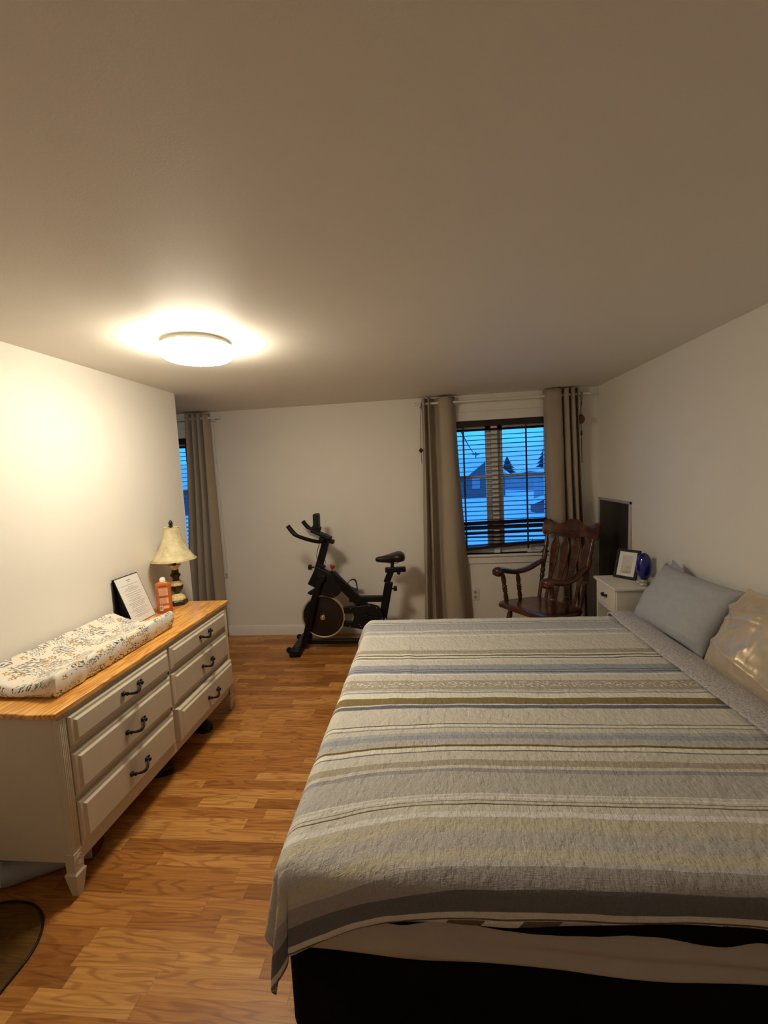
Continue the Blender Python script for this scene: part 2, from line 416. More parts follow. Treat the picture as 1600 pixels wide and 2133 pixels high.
def photo_mat():
    m, nt, b = new_mat('grey_photo_print')
    co = nd(nt, 'ShaderNodeTexCoord').outputs['Object']
    n = noise_tex(nt, scaled(nt, co, (1, 1, 1)), 32, 4, 0.7)
    s = nd(nt, 'ShaderNodeSeparateXYZ', {0: co})
    g = mth(nt, 'ADD', n, mth(nt, 'MULTIPLY', s.outputs[1], 1.6))
    g = mth(nt, 'ADD', g, mth(nt, 'MULTIPLY', s.outputs[2], 1.2))
    setc(nt, b.inputs['Base Color'], ramp(nt, g, [(0.40, (0.06, 0.05, 0.045, 1)), (0.5, (0.3, 0.27, 0.24, 1)), (0.66, (0.55, 0.52, 0.48, 1))]))
    b.inputs['Roughness'].default_value = 0.3
    return m
M_PHOTO = photo_mat()
M_SNOW = plain('snow', (0.8, 0.82, 0.86, 1), 0.9, vary=0.05, vscale=0.5)
M_HOUSE = plain('dark_house_siding', (0.10, 0.10, 0.13, 1), 0.8, vary=0.2, vscale=2)
M_HOUSEL = plain('pale_house_siding', (0.32, 0.32, 0.38, 1), 0.8, vary=0.1)
M_TREE = plain('dark_conifer', (0.02, 0.03, 0.045, 1), 0.9, vary=0.3, vscale=4)
M_TWIG = plain('bare_twigs', (0.04, 0.04, 0.05, 1), 0.9)
M_PAVE = plain('red_shed', (0.32, 0.10, 0.14, 1), 0.8)

# ------------------------------------------------------------------ mesh builder
class MB:
    def __init__(s):
        s.bm = bmesh.new()
        s.uvs = {}
    def face(s, vs):
        try:
            return s.bm.faces.new(vs)
        except ValueError:
            return None
    def vs(s, pts):
        return [s.bm.verts.new(p) for p in pts]
    def hexa(s, p):
        v = s.vs(p)
        for f in ((0, 3, 2, 1), (4, 5, 6, 7), (0, 1, 5, 4), (1, 2, 6, 5), (2, 3, 7, 6), (3, 0, 4, 7)):
            s.face([v[i] for i in f])
        return s
    def box(s, a, b, top=None):
        x0, y0, z0 = a
        x1, y1, z1 = b
        return s.hexa([(x0, y0, z0), (x1, y0, z0), (x1, y1, z0), (x0, y1, z0), (x0, y0, z1), (x1, y0, z1), (x1, y1, z1), (x0, y1, z1)])
    def bar(s, p0, p1, w, h, side=(0, 1, 0)):
        """rectangular bar from p0 to p1; w across `side`, h across the third axis"""
        p0, p1 = Vector(p0), Vector(p1)
        d = (p1 - p0).normalized()
        sd = Vector(side)
        sd = (sd - d * sd.dot(d)).normalized()
        t = d.cross(sd)
        a, c = sd * w / 2, t * h / 2
        return s.hexa([p0 - a - c, p0 + a - c, p0 + a + c, p0 - a + c, p1 - a - c, p1 + a - c, p1 + a + c, p1 - a + c])
    def rings(s, rings, cap=True, closed=True):
        vr = [s.vs(r) for r in rings]
        n = len(vr[0])
        for a, b in zip(vr[:-1], vr[1:]):
            for i in range(n if closed else n - 1):
                j = (i + 1) % n
                s.face([a[i], a[j], b[j], b[i]])
        if cap:
            s.face(list(reversed(vr[0])))
            s.face(vr[-1])
        return s
    def lathe(s, prof, o=(0, 0, 0), axis=(0, 0, 1), n=24, cap=True, lobes=None):
        o, ax = Vector(o), Vector(axis).normalized()
        e1 = ax.orthogonal().normalized()
        e2 = ax.cross(e1)
        R = []
        for h, r in prof:
            R.append([o + ax * h + (e1 * math.cos(2 * PI * i / n) + e2 * math.sin(2 * PI * i / n)) * (r * (1 + (lobes(h, 2 * PI * i / n) if lobes else 0))) for i in range(n)])
        return s.rings(R, cap)
    def spindle(s, p0, p1, prof, n=14):
        """turned post: prof = (fraction, radius)"""
        p0, p1 = Vector(p0), Vector(p1)
        L = (p1 - p0).length
        return s.lathe([(t * L, r) for t, r in prof], p0, p1 - p0, n)
    def cyl(s, p0, p1, r, n=16, r1=None):
        return s.spindle(p0, p1, [(0, r), (1, r1 if r1 else r)], n)
    def tube(s, pts, rad, n=10, cap=True, sq=None):
        pts = [Vector(p) for p in pts]
        R = []
        prev = None
        for i, p in enumerate(pts):
            d = (pts[min(i + 1, len(pts) - 1)] - pts[max(i - 1, 0)]).normalized()
            if prev is None:
                e1 = d.orthogonal().normalized()
                if sq:
                    e1 = Vector(sq)
                    e1 = (e1 - d * e1.dot(d)).normalized()
            else:
                e1 = (prev - d * prev.dot(d)).normalized()
            prev = e1
            e2 = d.cross(e1)
            r = rad[i] if isinstance(rad, (list, tuple)) else rad
            ra, rb = r if isinstance(r, tuple) else (r, r)
            R.append([p + e1 * ra * math.cos(2 * PI * k / n) + e2 * rb * math.sin(2 * PI * k / n) for k in range(n)])
        return s.rings(R, cap)
    def sphere(s, c, r, n=20, m=12, fn=None):
        rx, ry, rz = r if isinstance(r, tuple) else (r, r, r)
        R = []
        for j in range(1, m):
            a = PI * j / m
            R.append([Vector((c[0] + rx * math.sin(a) * math.cos(2 * PI * i / n), c[1] + ry * math.sin(a) * math.sin(2 * PI * i / n), c[2] - rz * math.cos(a))) for i in range(n)])
        return s.rings(R, True)
    def prism(s, poly, t0, t1, plane='xz'):
        """polygon (a,b) extruded along the third axis between t0 and t1"""
        f = {'xz': lambda a, b, t: (a, t, b), 'xy': lambda a, b, t: (a, b, t), 'yz': lambda a, b, t: (t, a, b)}[plane]
        return s.rings([[f(a, b, t0) for a, b in poly], [f(a, b, t1) for a, b in poly]], True)
    def grid(s, fn, nu, nv, uvfn=None):
        V = [[s.bm.verts.new(fn(i / nu, j / nv)) for j in range(nv + 1)] for i in range(nu + 1)]
        lay = s.bm.loops.layers.uv.verify() if uvfn else None
        if lay:
            lay.name if hasattr(lay, 'name') else None
        for i in range(nu):
            for j in range(nv):
                f = s.face([V[i][j], V[i + 1][j], V[i + 1][j + 1], V[i][j + 1]])
                if lay and f:
                    for l, (a, b) in zip(f.loops, ((i, j), (i + 1, j), (i + 1, j + 1), (i, j + 1))):
                        l[lay].uv = uvfn(a / nu, b / nv)
        return s
    def build(s, name, mat, parent=None, bevel=0.0, smooth=40, subsurf=0, solid=0.0, fix=True, seg=2, solid_off=-1):
        if fix:
            bmesh.ops.recalc_face_normals(s.bm, faces=s.bm.faces)
        me = bpy.data.meshes.new(name)
        s.bm.to_mesh(me)
        s.bm.free()
        if me.uv_layers:
            me.uv_layers[0].name = 'cloth'
        me.materials.append(mat)
        for p in me.polygons:
            p.use_smooth = True
        me.set_sharp_from_angle(angle=smooth * D2R)
        o = bpy.data.objects.new(name, me)
        COL.objects.link(o)
        if parent:
            o.parent = parent
        if solid:
            md = o.modifiers.new('solid', 'SOLIDIFY')
            md.thickness = solid
            md.offset = solid_off
        if bevel:
            md = o.modifiers.new('bevel', 'BEVEL')
            md.width = bevel
            md.segments = seg
            md.limit_method = 'ANGLE'
            md.angle_limit = 35 * D2R
            md.harden_normals = False
        if subsurf:
            md = o.modifiers.new('sub', 'SUBSURF')
            md.levels = subsurf
            md.render_levels = subsurf
        return o
def tag(o, label, cat, group=None, kind=None):
    o['label'] = label
    o['category'] = cat
    if group:
        o['group'] = group
    if kind:
        o['kind'] = kind
    return o
def thing(name, label, cat, loc=(0, 0, 0), rotz=0.0, group=None, rot=None):
    o = bpy.data.objects.new(name, None)
    o.empty_display_size = 0.1
    COL.objects.link(o)
    o.location = loc
    o.rotation_euler = rot if rot else (0, 0, rotz)
    return tag(o, label, cat, group)
def struct(o):
    o['kind'] = 'structure'
    return o
def crom(pts, n):
    """Catmull-Rom through pts, n samples"""
    P = [Vector(p) for p in pts]
    P = [P[0] * 2 - P[1]] + P + [P[-1] * 2 - P[-2]]
    out = []
    m = len(P) - 3
    for k in range(n + 1):
        t = k / n * m
        i = min(int(t), m - 1)
        u = t - i
        a, b, c, d = P[i:i + 4]
        out.append(0.5 * ((2 * b) + (c - a) * u + (2 * a - 5 * b + 4 * c - d) * u * u + (3 * b - a - 3 * c + d) * u ** 3))
    return out

# ------------------------------------------------------------------ room shell
struct(MB().box((XA, YN, -0.1), (XR, YB, 0)).build('floor', M_FLOOR))
struct(MB().box((XA - 0.15, YN - 0.15, H), (XR + 0.15, YB + 0.15, H + 0.1)).build('ceiling', M_CEIL))
struct(MB().box((XR, YN - 0.15, -0.1), (XR + 0.15, YB + 0.15, H)).build('wall_right', M_WALL))
struct(MB().box((XA - 0.15, YN, -0.1), (XL, YP, H)).build('wall_left', M_WALL))
struct(MB().box((XA - 0.15, YP, -0.1), (XA, YB, H)).build('wall_alcove', M_WALL))
struct(MB().box((XA - 0.15, YN - 0.15, -0.1), (XR, YN, H)).build('wall_near', M_WALL))
W1 = (0.20, 1.235, 0.785, 2.085)     # window openings x0,x1,z0,z1
W2 = (-3.15, -2.27, 0.785, 2.085)
mb = MB()
xs = [XA - 0.15, W2[0], W2[1], W1[0], W1[1], XR]
zs = [-0.1, W1[2], W1[3], H]
for i in range(5):
    for j in range(3):
        if j == 1 and i in (1, 3):
            continue
        mb.box((xs[i], YB, zs[j]), (xs[i + 1], YB + 0.14, zs[j + 1]))
bmesh.ops.remove_doubles(mb.bm, verts=mb.bm.verts, dist=1e-5)
struct(mb.build('wall_back', M_WALL))
def skirting(name, a, b, nrm):
    a, b, n = Vector(a), Vector(b), Vector(nrm)
    prof = [(0, 0), (0.014, 0), (0.014, 0.07), (0.010, 0.085), (0.006, 0.10), (0, 0.102)]
    m = MB()
    m.rings([[p + n * d + Vector((0, 0, z)) for d, z in prof] for p in (a, b)])
    struct(m.build(name, M_TRIM))
skirting('baseboard_back', (XA, YB, 0), (XR, YB, 0), (0, -1, 0))
skirting('baseboard_right', (XR, YN, 0), (XR, YB - 0.015, 0), (-1, 0, 0))
skirting('baseboard_left', (XL, YN, 0), (XL, YP, 0), (1, 0, 0))
# ------------------------------------------------------------------ windows
def make_window(nm, W, mull=True):
    x0, x1, z0, z1 = W
    root = bpy.data.objects.new(nm, None)
    COL.objects.link(root)
    root['kind'] = 'structure'
    root.location = ((x0 + x1) / 2, YB, z0)
    P = Vector(root.location)
    def B(m, a, b):
        m.box(Vector(a) - P, Vector(b) - P)
    m = MB()
    B(m, (x0 - 0.07, YB - 0.016, z1), (x1 + 0.07, YB, z1 + 0.085))
    B(m, (x0 - 0.07, YB - 0.016, z0), (x0, YB, z1))
    B(m, (x1, YB - 0.016, z0), (x1 + 0.07, YB, z1))
    B(m, (x0 - 0.07, YB - 0.014, z0 - 0.09), (x1 + 0.07, YB, z0 - 0.022))
    m.build('window_casing', M_TRIM, root, 0.003)
    m = MB()
    B(m, (x0 - 0.07, YB - 0.03, z0 - 0.022), (x1 + 0.07, YB + 0.13, z0 + 0.0))
    m.build('window_sill', M_TRIM, root, 0.004)
    m = MB()
    yf0, yf1 = YB + 0.075, YB + 0.135
    B(m, (x0, yf0, z0), (x0 + 0.04, yf1, z1))
    B(m, (x1 - 0.04, yf0, z0), (x1, yf1, z1))
    B(m, (x0, yf0, z1 - 0.04), (x1, yf1, z1))
    B(m, (x0, yf0, z0), (x1, yf1, z0 + 0.05))
    m.build('window_frame', M_TRIM, root, 0.003)
    xm = 0.665 if mull else (x0 + x1) / 2
    m = MB()
    B(m, (xm - 0.03, yf0 - 0.03, z0 + 0.0), (xm + 0.03, yf1, z1))
    m.build('mullion', M_TRIM, root, 0.003)
    for a, b in ((x0 + 0.04, xm - 0.03), (xm + 0.03, x1 - 0.04)):
        m = MB()
        ya, yb = yf0 + 0.01, yf1 - 0.01
        t = 0.052
        B(m, (a, ya, z0 + 0.05), (a + t, yb, z1 - 0.04))
        B(m, (b - t, ya, z0 + 0.05), (b, yb, z1 - 0.04))
        B(m, (a, ya, z1 - 0.04 - t), (b, yb, z1 - 0.04))
        B(m, (a, ya, z0 + 0.05), (b, yb, z0 + 0.05 + 0.03))
        B(m, (a, ya + 0.012, 1.53), (b, yb - 0.012, 1.56))
        s = m.build('sash', M_TRIM, root, 0.003)
        m = MB()
        B(m, (a + t * 0.9, ya + 0.018, z0 + 0.075), (b - t * 0.9, ya + 0.022, z1 - 0.04 - t * 0.9))
        m.build('pane', M_GLASS, s)
    # crank handle of the casement
    if mull:
        m = MB()
        B(m, (0.955, YB + 0.035, z0 + 0.0), (1.09, YB + 0.075, z0 + 0.018))
        m.tube([Vector(q) - P for q in ((1.0, YB + 0.05, z0 + 0.015), (0.99, YB + 0.045, z0 + 0.05), (1.0, YB + 0.04, z0 + 0.10), (1.005, YB + 0.03, z0 + 0.13))], 0.008)
        m.build('crank_handle', M_WHTPL, root, 0.002)
    return root
make_window('window_1', W1)
make_window('window_2', W2, False)

# ------------------------------------------------------------------ venetian blinds
def make_blind(W, label, ztop, regular_to, messy, rail, tapes):
    x0, x1 = W[0] + 0.008, W[1] - 0.008
    y = YB + 0.03
    root = thing('venetian_blind', label, 'window blind', ((x0 + x1) / 2, y, ztop))
    P = Vector(root.location)
    m = MB()
    m.box(Vector((x0, y - 0.03, ztop - 0.055)) - P, Vector((x1, y + 0.025, ztop)) - P)
    m.build('headrail', M_BLIND, root, 0.003)
    def slat(zl, zr, tilt, name='slat', hw=0.024, th=0.0028):
        m = MB()
        c, s = math.cos(tilt), math.sin(tilt)
        pl, pr_ = [], []
        prof = [(-1, 0), (-0.5, 0.12), (0, 0.16), (0.5, 0.12), (1, 0)]
        ring = [(a * hw, b * hw + th / 2) for a, b in prof] + [(a * hw, b * hw - th / 2) for a, b in reversed(prof)]
        R = []
        for xx, zz in ((x0 + 0.004, zl), (x1 - 0.004, zr)):
            R.append([Vector((xx, y + a * c - b * s, zz + a * s + b * c)) - P for a, b in ring])
        m.rings(R)
        return m.build(name, M_BLIND, root, smooth=30)
    z = ztop - 0.098
    k = 0
    slat(ztop - 0.086, ztop - 0.086, 0.5)
    while z > regular_to:
        z -= 0.0432
        slat(z + random.uniform(-0.0015, 0.0015), z + random.uniform(-0.0015, 0.0015), random.uniform(-0.05, 0.05))
    for zl, zr, t in messy:
        slat(zl, zr, t)
    if rail:
        zl, zr = rail
        m = MB()
        m.hexa([Vector(q) - P for q in ((x0, y - 0.02, zl - 0.014), (x1, y - 0.02, zr - 0.014), (x1, y + 0.02, zr - 0.014), (x0, y + 0.02, zl - 0.014),
                                        (x0, y - 0.02, zl + 0.014), (x1, y - 0.02, zr + 0.014), (x1, y + 0.02, zr + 0.014), (x0, y + 0.02, zl + 0.014))])
        m.build('bottom_rail', M_BLIND, root, 0.003)
    zb = rail[0] if rail else regular_to
    for xt in tapes:
        m = MB()
        m.box(Vector((xt - 0.008, y - 0.028, zb)) - P, Vector((xt + 0.008, y - 0.0265, ztop - 0.05)) - P)
        m.build('ladder_tape', M_BLIND, root)
    return root
make_blind(W1, 'dark brown slatted blind in the window between the two beige curtains, bottom rail hanging crooked', W1[3], 1.14,
           [(1.085, 1.10, 0.75), (1.042, 1.052, 0.8), (0.99, 1.00, 0.5), (0.955, 0.945, 0.2), (0.918, 0.905, 0.0), (0.862, 0.90, 0.15)], (0.826, 0.897), (0.365, 0.955))
make_blind(W2, 'dark brown slatted blind half hidden at the far left window beyond the lamp', W2[3], 1.0, [(0.9, 0.9, 0.3)], (0.84, 0.84), (-2.95, -2.45))

# ------------------------------------------------------------------ curtains and rods
def curtain(label, top, bot, z0, z1, eyelets, loc):
    root = thing('curtain', label, 'curtain', loc, 0, 'beige eyelet curtains')
    P = Vector(loc)
    N = 110
    T = crom([(x, y, 0) for x, y in top], N)
    Bm = crom([(x, y, 0) for x, y in bot], N)
    NZ = 44
    def fn(u, v):
        i = int(round(u * N))
        k = 1 - v
        kk = k ** 1.3
        a, b = T[i], Bm[i]
        x = a.x + (b.x - a.x) * kk + 0.006 * math.sin(9 * v + 23 * u) * k
        y = a.y + (b.y - a.y) * kk + 0.004 * noise.noise(Vector((u * 9, v * 5, P.x)))
        return Vector((x, y, z0 + (z1 - z0) * v)) - P
    MB().grid(fn, N, NZ).build('fabric_panel', M_CURT, root, smooth=180, solid=0.003, fix=False)
    for ex, ey, ez in eyelets:
        m = MB()
        c = Vector((ex, ey, ez)) - P
        pts = [c + Vector((0.022 * math.cos(a), 0, 0.022 * math.sin(a))) for a in [2 * PI * i / 20 for i in range(21)]]
        m.tube(pts, 0.004, 8, cap=False)
        m.build('eyelet', M_SILVER, root)
    return root
t1 = [(-0.02, 4.30), (0.0, 4.235), (0.028, 4.305), (0.045, 4.235), (0.08, 4.325), (0.118, 4.32), (0.15, 4.245), (0.21, 4.225), (0.26, 4.25), (0.295, 4.315)]
b1 = [(-0.085, 4.30), (-0.05, 4.215), (0.0, 4.315), (0.03, 4.20), (0.07, 4.32), (0.115, 4.325), (0.15, 4.21), (0.25, 4.185), (0.32, 4.22), (0.40, 4.32)]
curtain('beige curtain left of the blue window, hanging behind the exercise bike saddle', t1, b1, 0.015, 2.312, [(0.098, 4.318, 2.262), (0.29, 4.295, 2.262)], (0.14, 4.28, 0.015))
t2 = [(1.105, 4.315), (1.13, 4.25), (1.20, 4.225), (1.255, 4.245), (1.268, 4.32), (1.285, 4.245), (1.315, 4.235), (1.33, 4.32), (1.347, 4.24), (1.372, 4.24), (1.388, 4.315), (1.402, 4.25)]
b2 = [(1.16, 4.315), (1.19, 4.24), (1.26, 4.205), (1.31, 4.235), (1.325, 4.325), (1.345, 4.225), (1.38, 4.215), (1.395, 4.325), (1.415, 4.225), (1.445, 4.225), (1.462, 4.32), (1.48, 4.24)]
curtain('beige curtain right of the blue window, hanging behind the rocking chair', t2, b2, 0.015, 2.318, [(1.13, 4.262, 2.262)], (1.26, 4.28, 0.015))
t3 = [(-2.375, 4.32), (-2.365, 4.24), (-2.34, 4.235), (-2.325, 4.31), (-2.305, 4.24), (-2.28, 4.24), (-2.265, 4.31), (-2.25, 4.24), (-2.225, 4.24), (-2.212, 4.31), (-2.19, 4.24), (-2.165, 4.25), (-2.14, 4.31)]
b3 = [(-2.54, 4.32), (-2.52, 4.215), (-2.46, 4.21), (-2.43, 4.32), (-2.40, 4.215), (-2.36, 4.21), (-2.335, 4.32), (-2.31, 4.215), (-2.27, 4.21), (-2.25, 4.32), (-2.22, 4.215), (-2.17, 4.22), (-2.13, 4.32)]
curtain('beige curtain at the far left window, hanging beyond the dresser and table lamp', t3, b3, 0.015, 2.312, [(-2.165, 4.262, 2.262)], (-2.29, 4.28, 0.015))
def rod(label, xa, xb, brackets):
    root = thing('curtain_rod', label, 'curtain rod', ((xa + xb) / 2, 4.28, 2.262))
    P = Vector(root.location)
    MB().cyl(Vector((xa, 4.28, 2.262)) - P, Vector((xb, 4.28, 2.262)) - P, 0.0115).build('rod', M_WHTPL, root)
    for e, s in ((xa, -1), (xb, 1)):
        MB().lathe([(0, 0.012), (0.01, 0.014), (0.02, 0.012), (0.028, 0.004)], Vector((e, 4.28, 2.262)) - P, (s, 0, 0)).build('finial', M_WHTPL, root)
    for bx in brackets:
        m = MB()
        m.box(Vector((bx - 0.008, 4.27, 2.235)) - P, Vector((bx + 0.008, YB, 2.25)) - P)
        m.box(Vector((bx - 0.010, YB - 0.006, 2.2)) - P, Vector((bx + 0.010, YB, 2.285)) - P)
        m.build('bracket', M_WHTPL, root, 0.002)
rod('white curtain rod above the blue window beside the rocking chair', -0.075, 1.50, (-0.04, 1.43))
rod('white curtain rod at the far left window beyond the lamp', -3.2, -2.05, (-2.10,))
# draw wand of the left curtain
root = thing('curtain_wand', 'thin white pull wand beside the curtain beyond the dresser', 'pull wand', (-2.115, 4.29, 0.68))
MB().cyl((0.02, 0, 0.0), (0, 0, 1.55), 0.005).build('rod', M_WHTPL, root)
MB().cyl((0.02, 0, -0.012), (0.02, 0, 0.0), 0.008).build('tip', M_GREYPL, root)
# corded ornaments at the rod ends
root = thing('hanging_ornament', 'dark half-round ornament on a cord by the curtain behind the rocking chair', 'ornament', (1.425, 4.255, 1.63))
m = MB()
m.tube([(0.002, 0, 0.645), (0.0, 0, 0.42), (0.003, 0, 0.2), (0.006, 0, 0.0)], 0.003, 6)
m.tube([(0.014, 0, 0.645), (0.008, 0, 0.55), (0.002, 0, 0.5)], 0.0025, 6)
m.build('cord', M_CORD, root)
m = MB()
m.prism([(0, -0.045)] + [(0.045 * math.cos(a), 0.045 * math.sin(a)) for a in [-PI / 2 + i * PI / 14 for i in range(15)]], -0.012, 0.012, 'xz')
for v in m.bm.verts:
    v.co.z += 0.40
    v.co.x -= 0.012
m.build('half_disc', M_PEND, root, 0.004)
MB().lathe([(0, 0.003), (0.01, 0.008), (0.04, 0.008), (0.05, 0.003)], (0.003, 0, 0.25)).build('knot', M_CORD, root, 0)
root = thing('hanging_ornament', 'small dark pendant on a thin cord left of the curtain behind the bike', 'ornament', (-0.045, 4.262, 1.70))
m = MB()
m.tube([(0.022, 0, 0.575), (0.006, 0, 0.36), (0.0, 0, 0.14), (0.004, 0, 0.0)], 0.0025, 6)
m.build('cord', M_CORD, root)
MB().lathe([(0, 0.002), (0.02, 0.02), (0.028, 0.021), (0.05, 0.004)], (0.0, 0, 0.10), n=12).build('pendant', M_CORD, root)

# ------------------------------------------------------------------ ceiling light
LX, LY = -1.115, 2.17
root = thing('ceiling_light', 'round white flush-mounted ceiling light, lit', 'ceiling light', (LX, LY, H))
MB().lathe([(-0.0, 0.1526), (-0.028, 0.1526), (-0.030, 0.15)], (0, 0, 0), n=64).build('base_plate', M_WHTPL, root, smooth=30)
MB().lathe([(-0.074, 0.1646), (-0.079, 0.1554), (-0.083, 0.15), (-0.086, 0.08), (-0.087, 0.002)], (0, 0, 0), n=64, cap=False).build('diffuser', M_LAMP, root, smooth=60)
MB().lathe([(-0.032, 0.1758), (-0.037, 0.1813), (-0.048, 0.1813), (-0.064, 0.1748), (-0.074, 0.1646)], (0, 0, 0), n=64, cap=False).build('diffuser_edge', M_RIM, root, smooth=60)
MB().lathe([(-0.028, 0.10), (-0.028, 0.1776), (-0.032, 0.1758)], (0, 0, 0), n=64, cap=False).build('back_rim', M_WHTPL, root, smooth=60)
pts = [(0.088 * math.cos(2 * PI * i / 48), 0.088 * math.sin(2 * PI * i / 48), -0.0865) for i in range(49)]
MB().tube(pts, 0.0022, 6, cap=False).build('trim_ring', M_CHROME, root)

# ------------------------------------------------------------------ dresser
DX = -1.462               # front face of the carcass
DY0, DY1 = 1.49, 2.925
DB = XL + 0.02            # back of the dresser
root = thing('dresser', 'long cream six-drawer dresser with honey oak top against the left wall', 'dresser', ((DX + DB) / 2, (DY0 + DY1) / 2, 0))
P = Vector(root.location)
L = lambda *v: Vector(v) - P
m = MB()
m.box(L(DB, DY0, 0.15), L(DX - 0.02, DY1, 0.762))
m.box(L(DX - 0.022, DY0 + 0.001, 0.735), L(DX, DY1 - 0.001, 0.762))
m.box(L(DX - 0.02, DY0 + 0.03, 0.13), L(DX, DY1 - 0.03, 0.192))
m.box(L(DX - 0.02, 2.203, 0.19), L(DX, 2.222, 0.74))
for z0, z1 in ((0.583, 0.609), (0.379, 0.401)):
    m.box(L(DX - 0.022, DY0 + 0.03, z0), L(DX, DY1 - 0.03, z1))
m.build('carcass', M_CREAM, root, 0.002)
# oak top with softly scalloped ends
poly = [(DB, DY0 - 0.025), (DX - 0.16, DY0 - 0.02), (DX - 0.09, DY0 - 0.03), (DX + 0.018, DY0 - 0.022), (DX + 0.018, DY1 + 0.03), (DB, DY1 + 0.03)]
m = MB()
m.prism([(a - P.x, b - P.y) for a, b in poly], 0.762, 0.785, 'xy')
m.build('oak_top', M_TOP, root, 0.004)
for y0 in (DY0, DY1 - 0.038):
    m = MB()
    m.box(L(DX - 0.02, y0, 0.185), L(DX + 0.006, y0 + 0.038, 0.745))
    for k in range(4):
        yy = y0 + 0.007 + k * 0.008
        m.cyl(L(DX + 0.006, yy, 0.20), L(DX + 0.006, yy, 0.735), 0.0026, 8)
    m.build('fluted_stile', M_CREAM, root, 0.0015)
    m = MB()
    m.box(L(DX - 0.03, y0 - 0.003, 0.118), L(DX + 0.008, y0 + 0.042, 0.187))
    for rr in (0.015, 0.008):
        m.tube([L(DX + 0.0085, y0 + 0.0195 + rr * math.cos(a), 0.153 + rr * 1.3 * math.sin(a)) for a in [2 * PI * i / 20 for i in range(21)]], 0.002, 6, cap=False)
    m.build('corner_rosette', M_CREAM, root, 0.002)
for lx, ly in ((DX - 0.014, DY0 + 0.020), (DX - 0.014, DY1 - 0.020), (DB + 0.035, DY0 + 0.020), (DB + 0.035, DY1 - 0.020)):
    m = MB()
    def sq(h, z):
        return [L(lx - h, ly - h, z), L(lx + h, ly - h, z), L(lx + h, ly + h, z), L(lx - h, ly + h, z)]
    m.rings([sq(0.014, 0.0), sq(0.027, 0.098), sq(0.021, 0.106), sq(0.021, 0.15)])
    m.build('leg', M_CREAM, root, 0.0015)
def drawer(y0, y1, z0, z1, pull, hy, hz):
    x = DX + pull
    m = MB()
    def rg(i, xx):
        return [L(xx, y0 + i, z0 + i), L(xx, y1 - i, z0 + i), L(xx, y1 - i, z1 - i), L(xx, y0 + i, z1 - i)]
    m.rings([rg(0.0, x - 0.03), rg(0.0, x + 0.010), rg(0.007, x + 0.017), rg(0.018, x + 0.017), rg(0.026, x + 0.027)])
    d = m.build('drawer', M_CREAM, root, 0.001)
    m = MB()
    xf = x + 0.027
    n = 14
    pts = []
    for k in range(n + 1):
        t = k / n
        pts.append(L(xf + 0.012 + 0.020 * math.sin(PI * t) , hy - 0.052 + 0.104 * t, hz + 0.004 - 0.016 * math.sin(PI * t)))
    rad = [0.0045 + 0.0035 * math.sin(PI * k / n) ** 2 for k in range(n + 1)]
    m.tube(pts, rad, 8)
    for sgn in (-1, 1):
        c = L(xf, hy + sgn * 0.054, hz + 0.005)
        m.lathe([(0, 0.012), (0.004, 0.012), (0.008, 0.008), (0.016, 0.006), (0.022, 0.009), (0.026, 0.004)], c, (1, 0, 0), 12)
        m.sphere(c + Vector((0.006, sgn * 0.012, 0.008)), 0.006, 8, 6)
    m.build('handle', M_IRON, d)
for (z0, z1, hz) in ((0.609, 0.737, 0.675), (0.403, 0.583, 0.487), (0.193, 0.379, 0.282)):
    drawer(1.531, 2.202, z0, z1, 0.0, 1.878, hz)
    drawer(2.223, 2.884, z0, z1, 0.022 if z1 < 0.4 else 0.0, 2.578, hz)

# ------------------------------------------------------------------ changing pad
root = thing('changing_pad', 'contoured changing pad in leaf-print cover lying on the dresser', 'changing pad', (-1.72, 2.0, 0.785))
px0, px1, py0, py1 = -1.915, -1.528, 1.575, 2.415
P = Vector(root.location)
def pad_h(u, v):
    """height of the padded top: high long sides, hollow middle"""
    s = abs(u - 0.5) * 2
    h = 0.048 + 0.062 * s ** 1.7
    return h
NU, NV = 44, 90
m = MB()
lay = m.bm.loops.layers.uv.verify()
def rr_edge(t, r=0.02):
    return t
ring_n = []
U = [i / NU for i in range(NU + 1)]
def top_pt(u, v):
    x = px0 + (px1 - px0) * u
    y = py0 + (py1 - py0) * v
    e = min(u * (px1 - px0), (1 - u) * (px1 - px0), v * (py1 - py0), (1 - v) * (py1 - py0))
    z = pad_h(u, v)
    r = 0.022
    if e < r:
        z -= r - math.sqrt(max(0, r * r - (r - e) ** 2))
    z += 0.0025 * noise.noise(Vector((x * 14, y * 14, 2)))
    return Vector((x, y, 0.785 + z)) - P
def warp(u):
    return 0.5 - 0.5 * math.cos(PI * u) if False else u
V = {}
def gu(i, n):
    t = i / n
    return 0.5 + 0.5 * (1 if t > 0.5 else -1) * abs(2 * t - 1) ** 0.75
for i in range(NU + 1):
    for j in range(NV + 1):
        V[i, j] = m.bm.verts.new(top_pt(gu(i, NU), gu(j, NV)))
for i in range(NU):
    for j in range(NV):
        f = m.face([V[i, j], V[i + 1, j], V[i + 1, j + 1], V[i, j + 1]])
        for l in f.loops:
            l[lay].uv = (l.vert.co.x, l.vert.co.y)
border = [(i, 0) for i in range(NU)] + [(NU, j) for j in range(NV)] + [(i, NV) for i in range(NU, 0, -1)] + [(0, j) for j in range(NV, 0, -1)]
prev = [V[q] for q in border]
nb = len(border)
LV = 7
ctr = Vector((0, 0, 0))
per = 0
pers = [0]
for k in range(nb):
    per += (V[border[(k + 1) % nb]].co.xy - V[border[k]].co.xy).length
    pers.append(per)
rows = [prev]
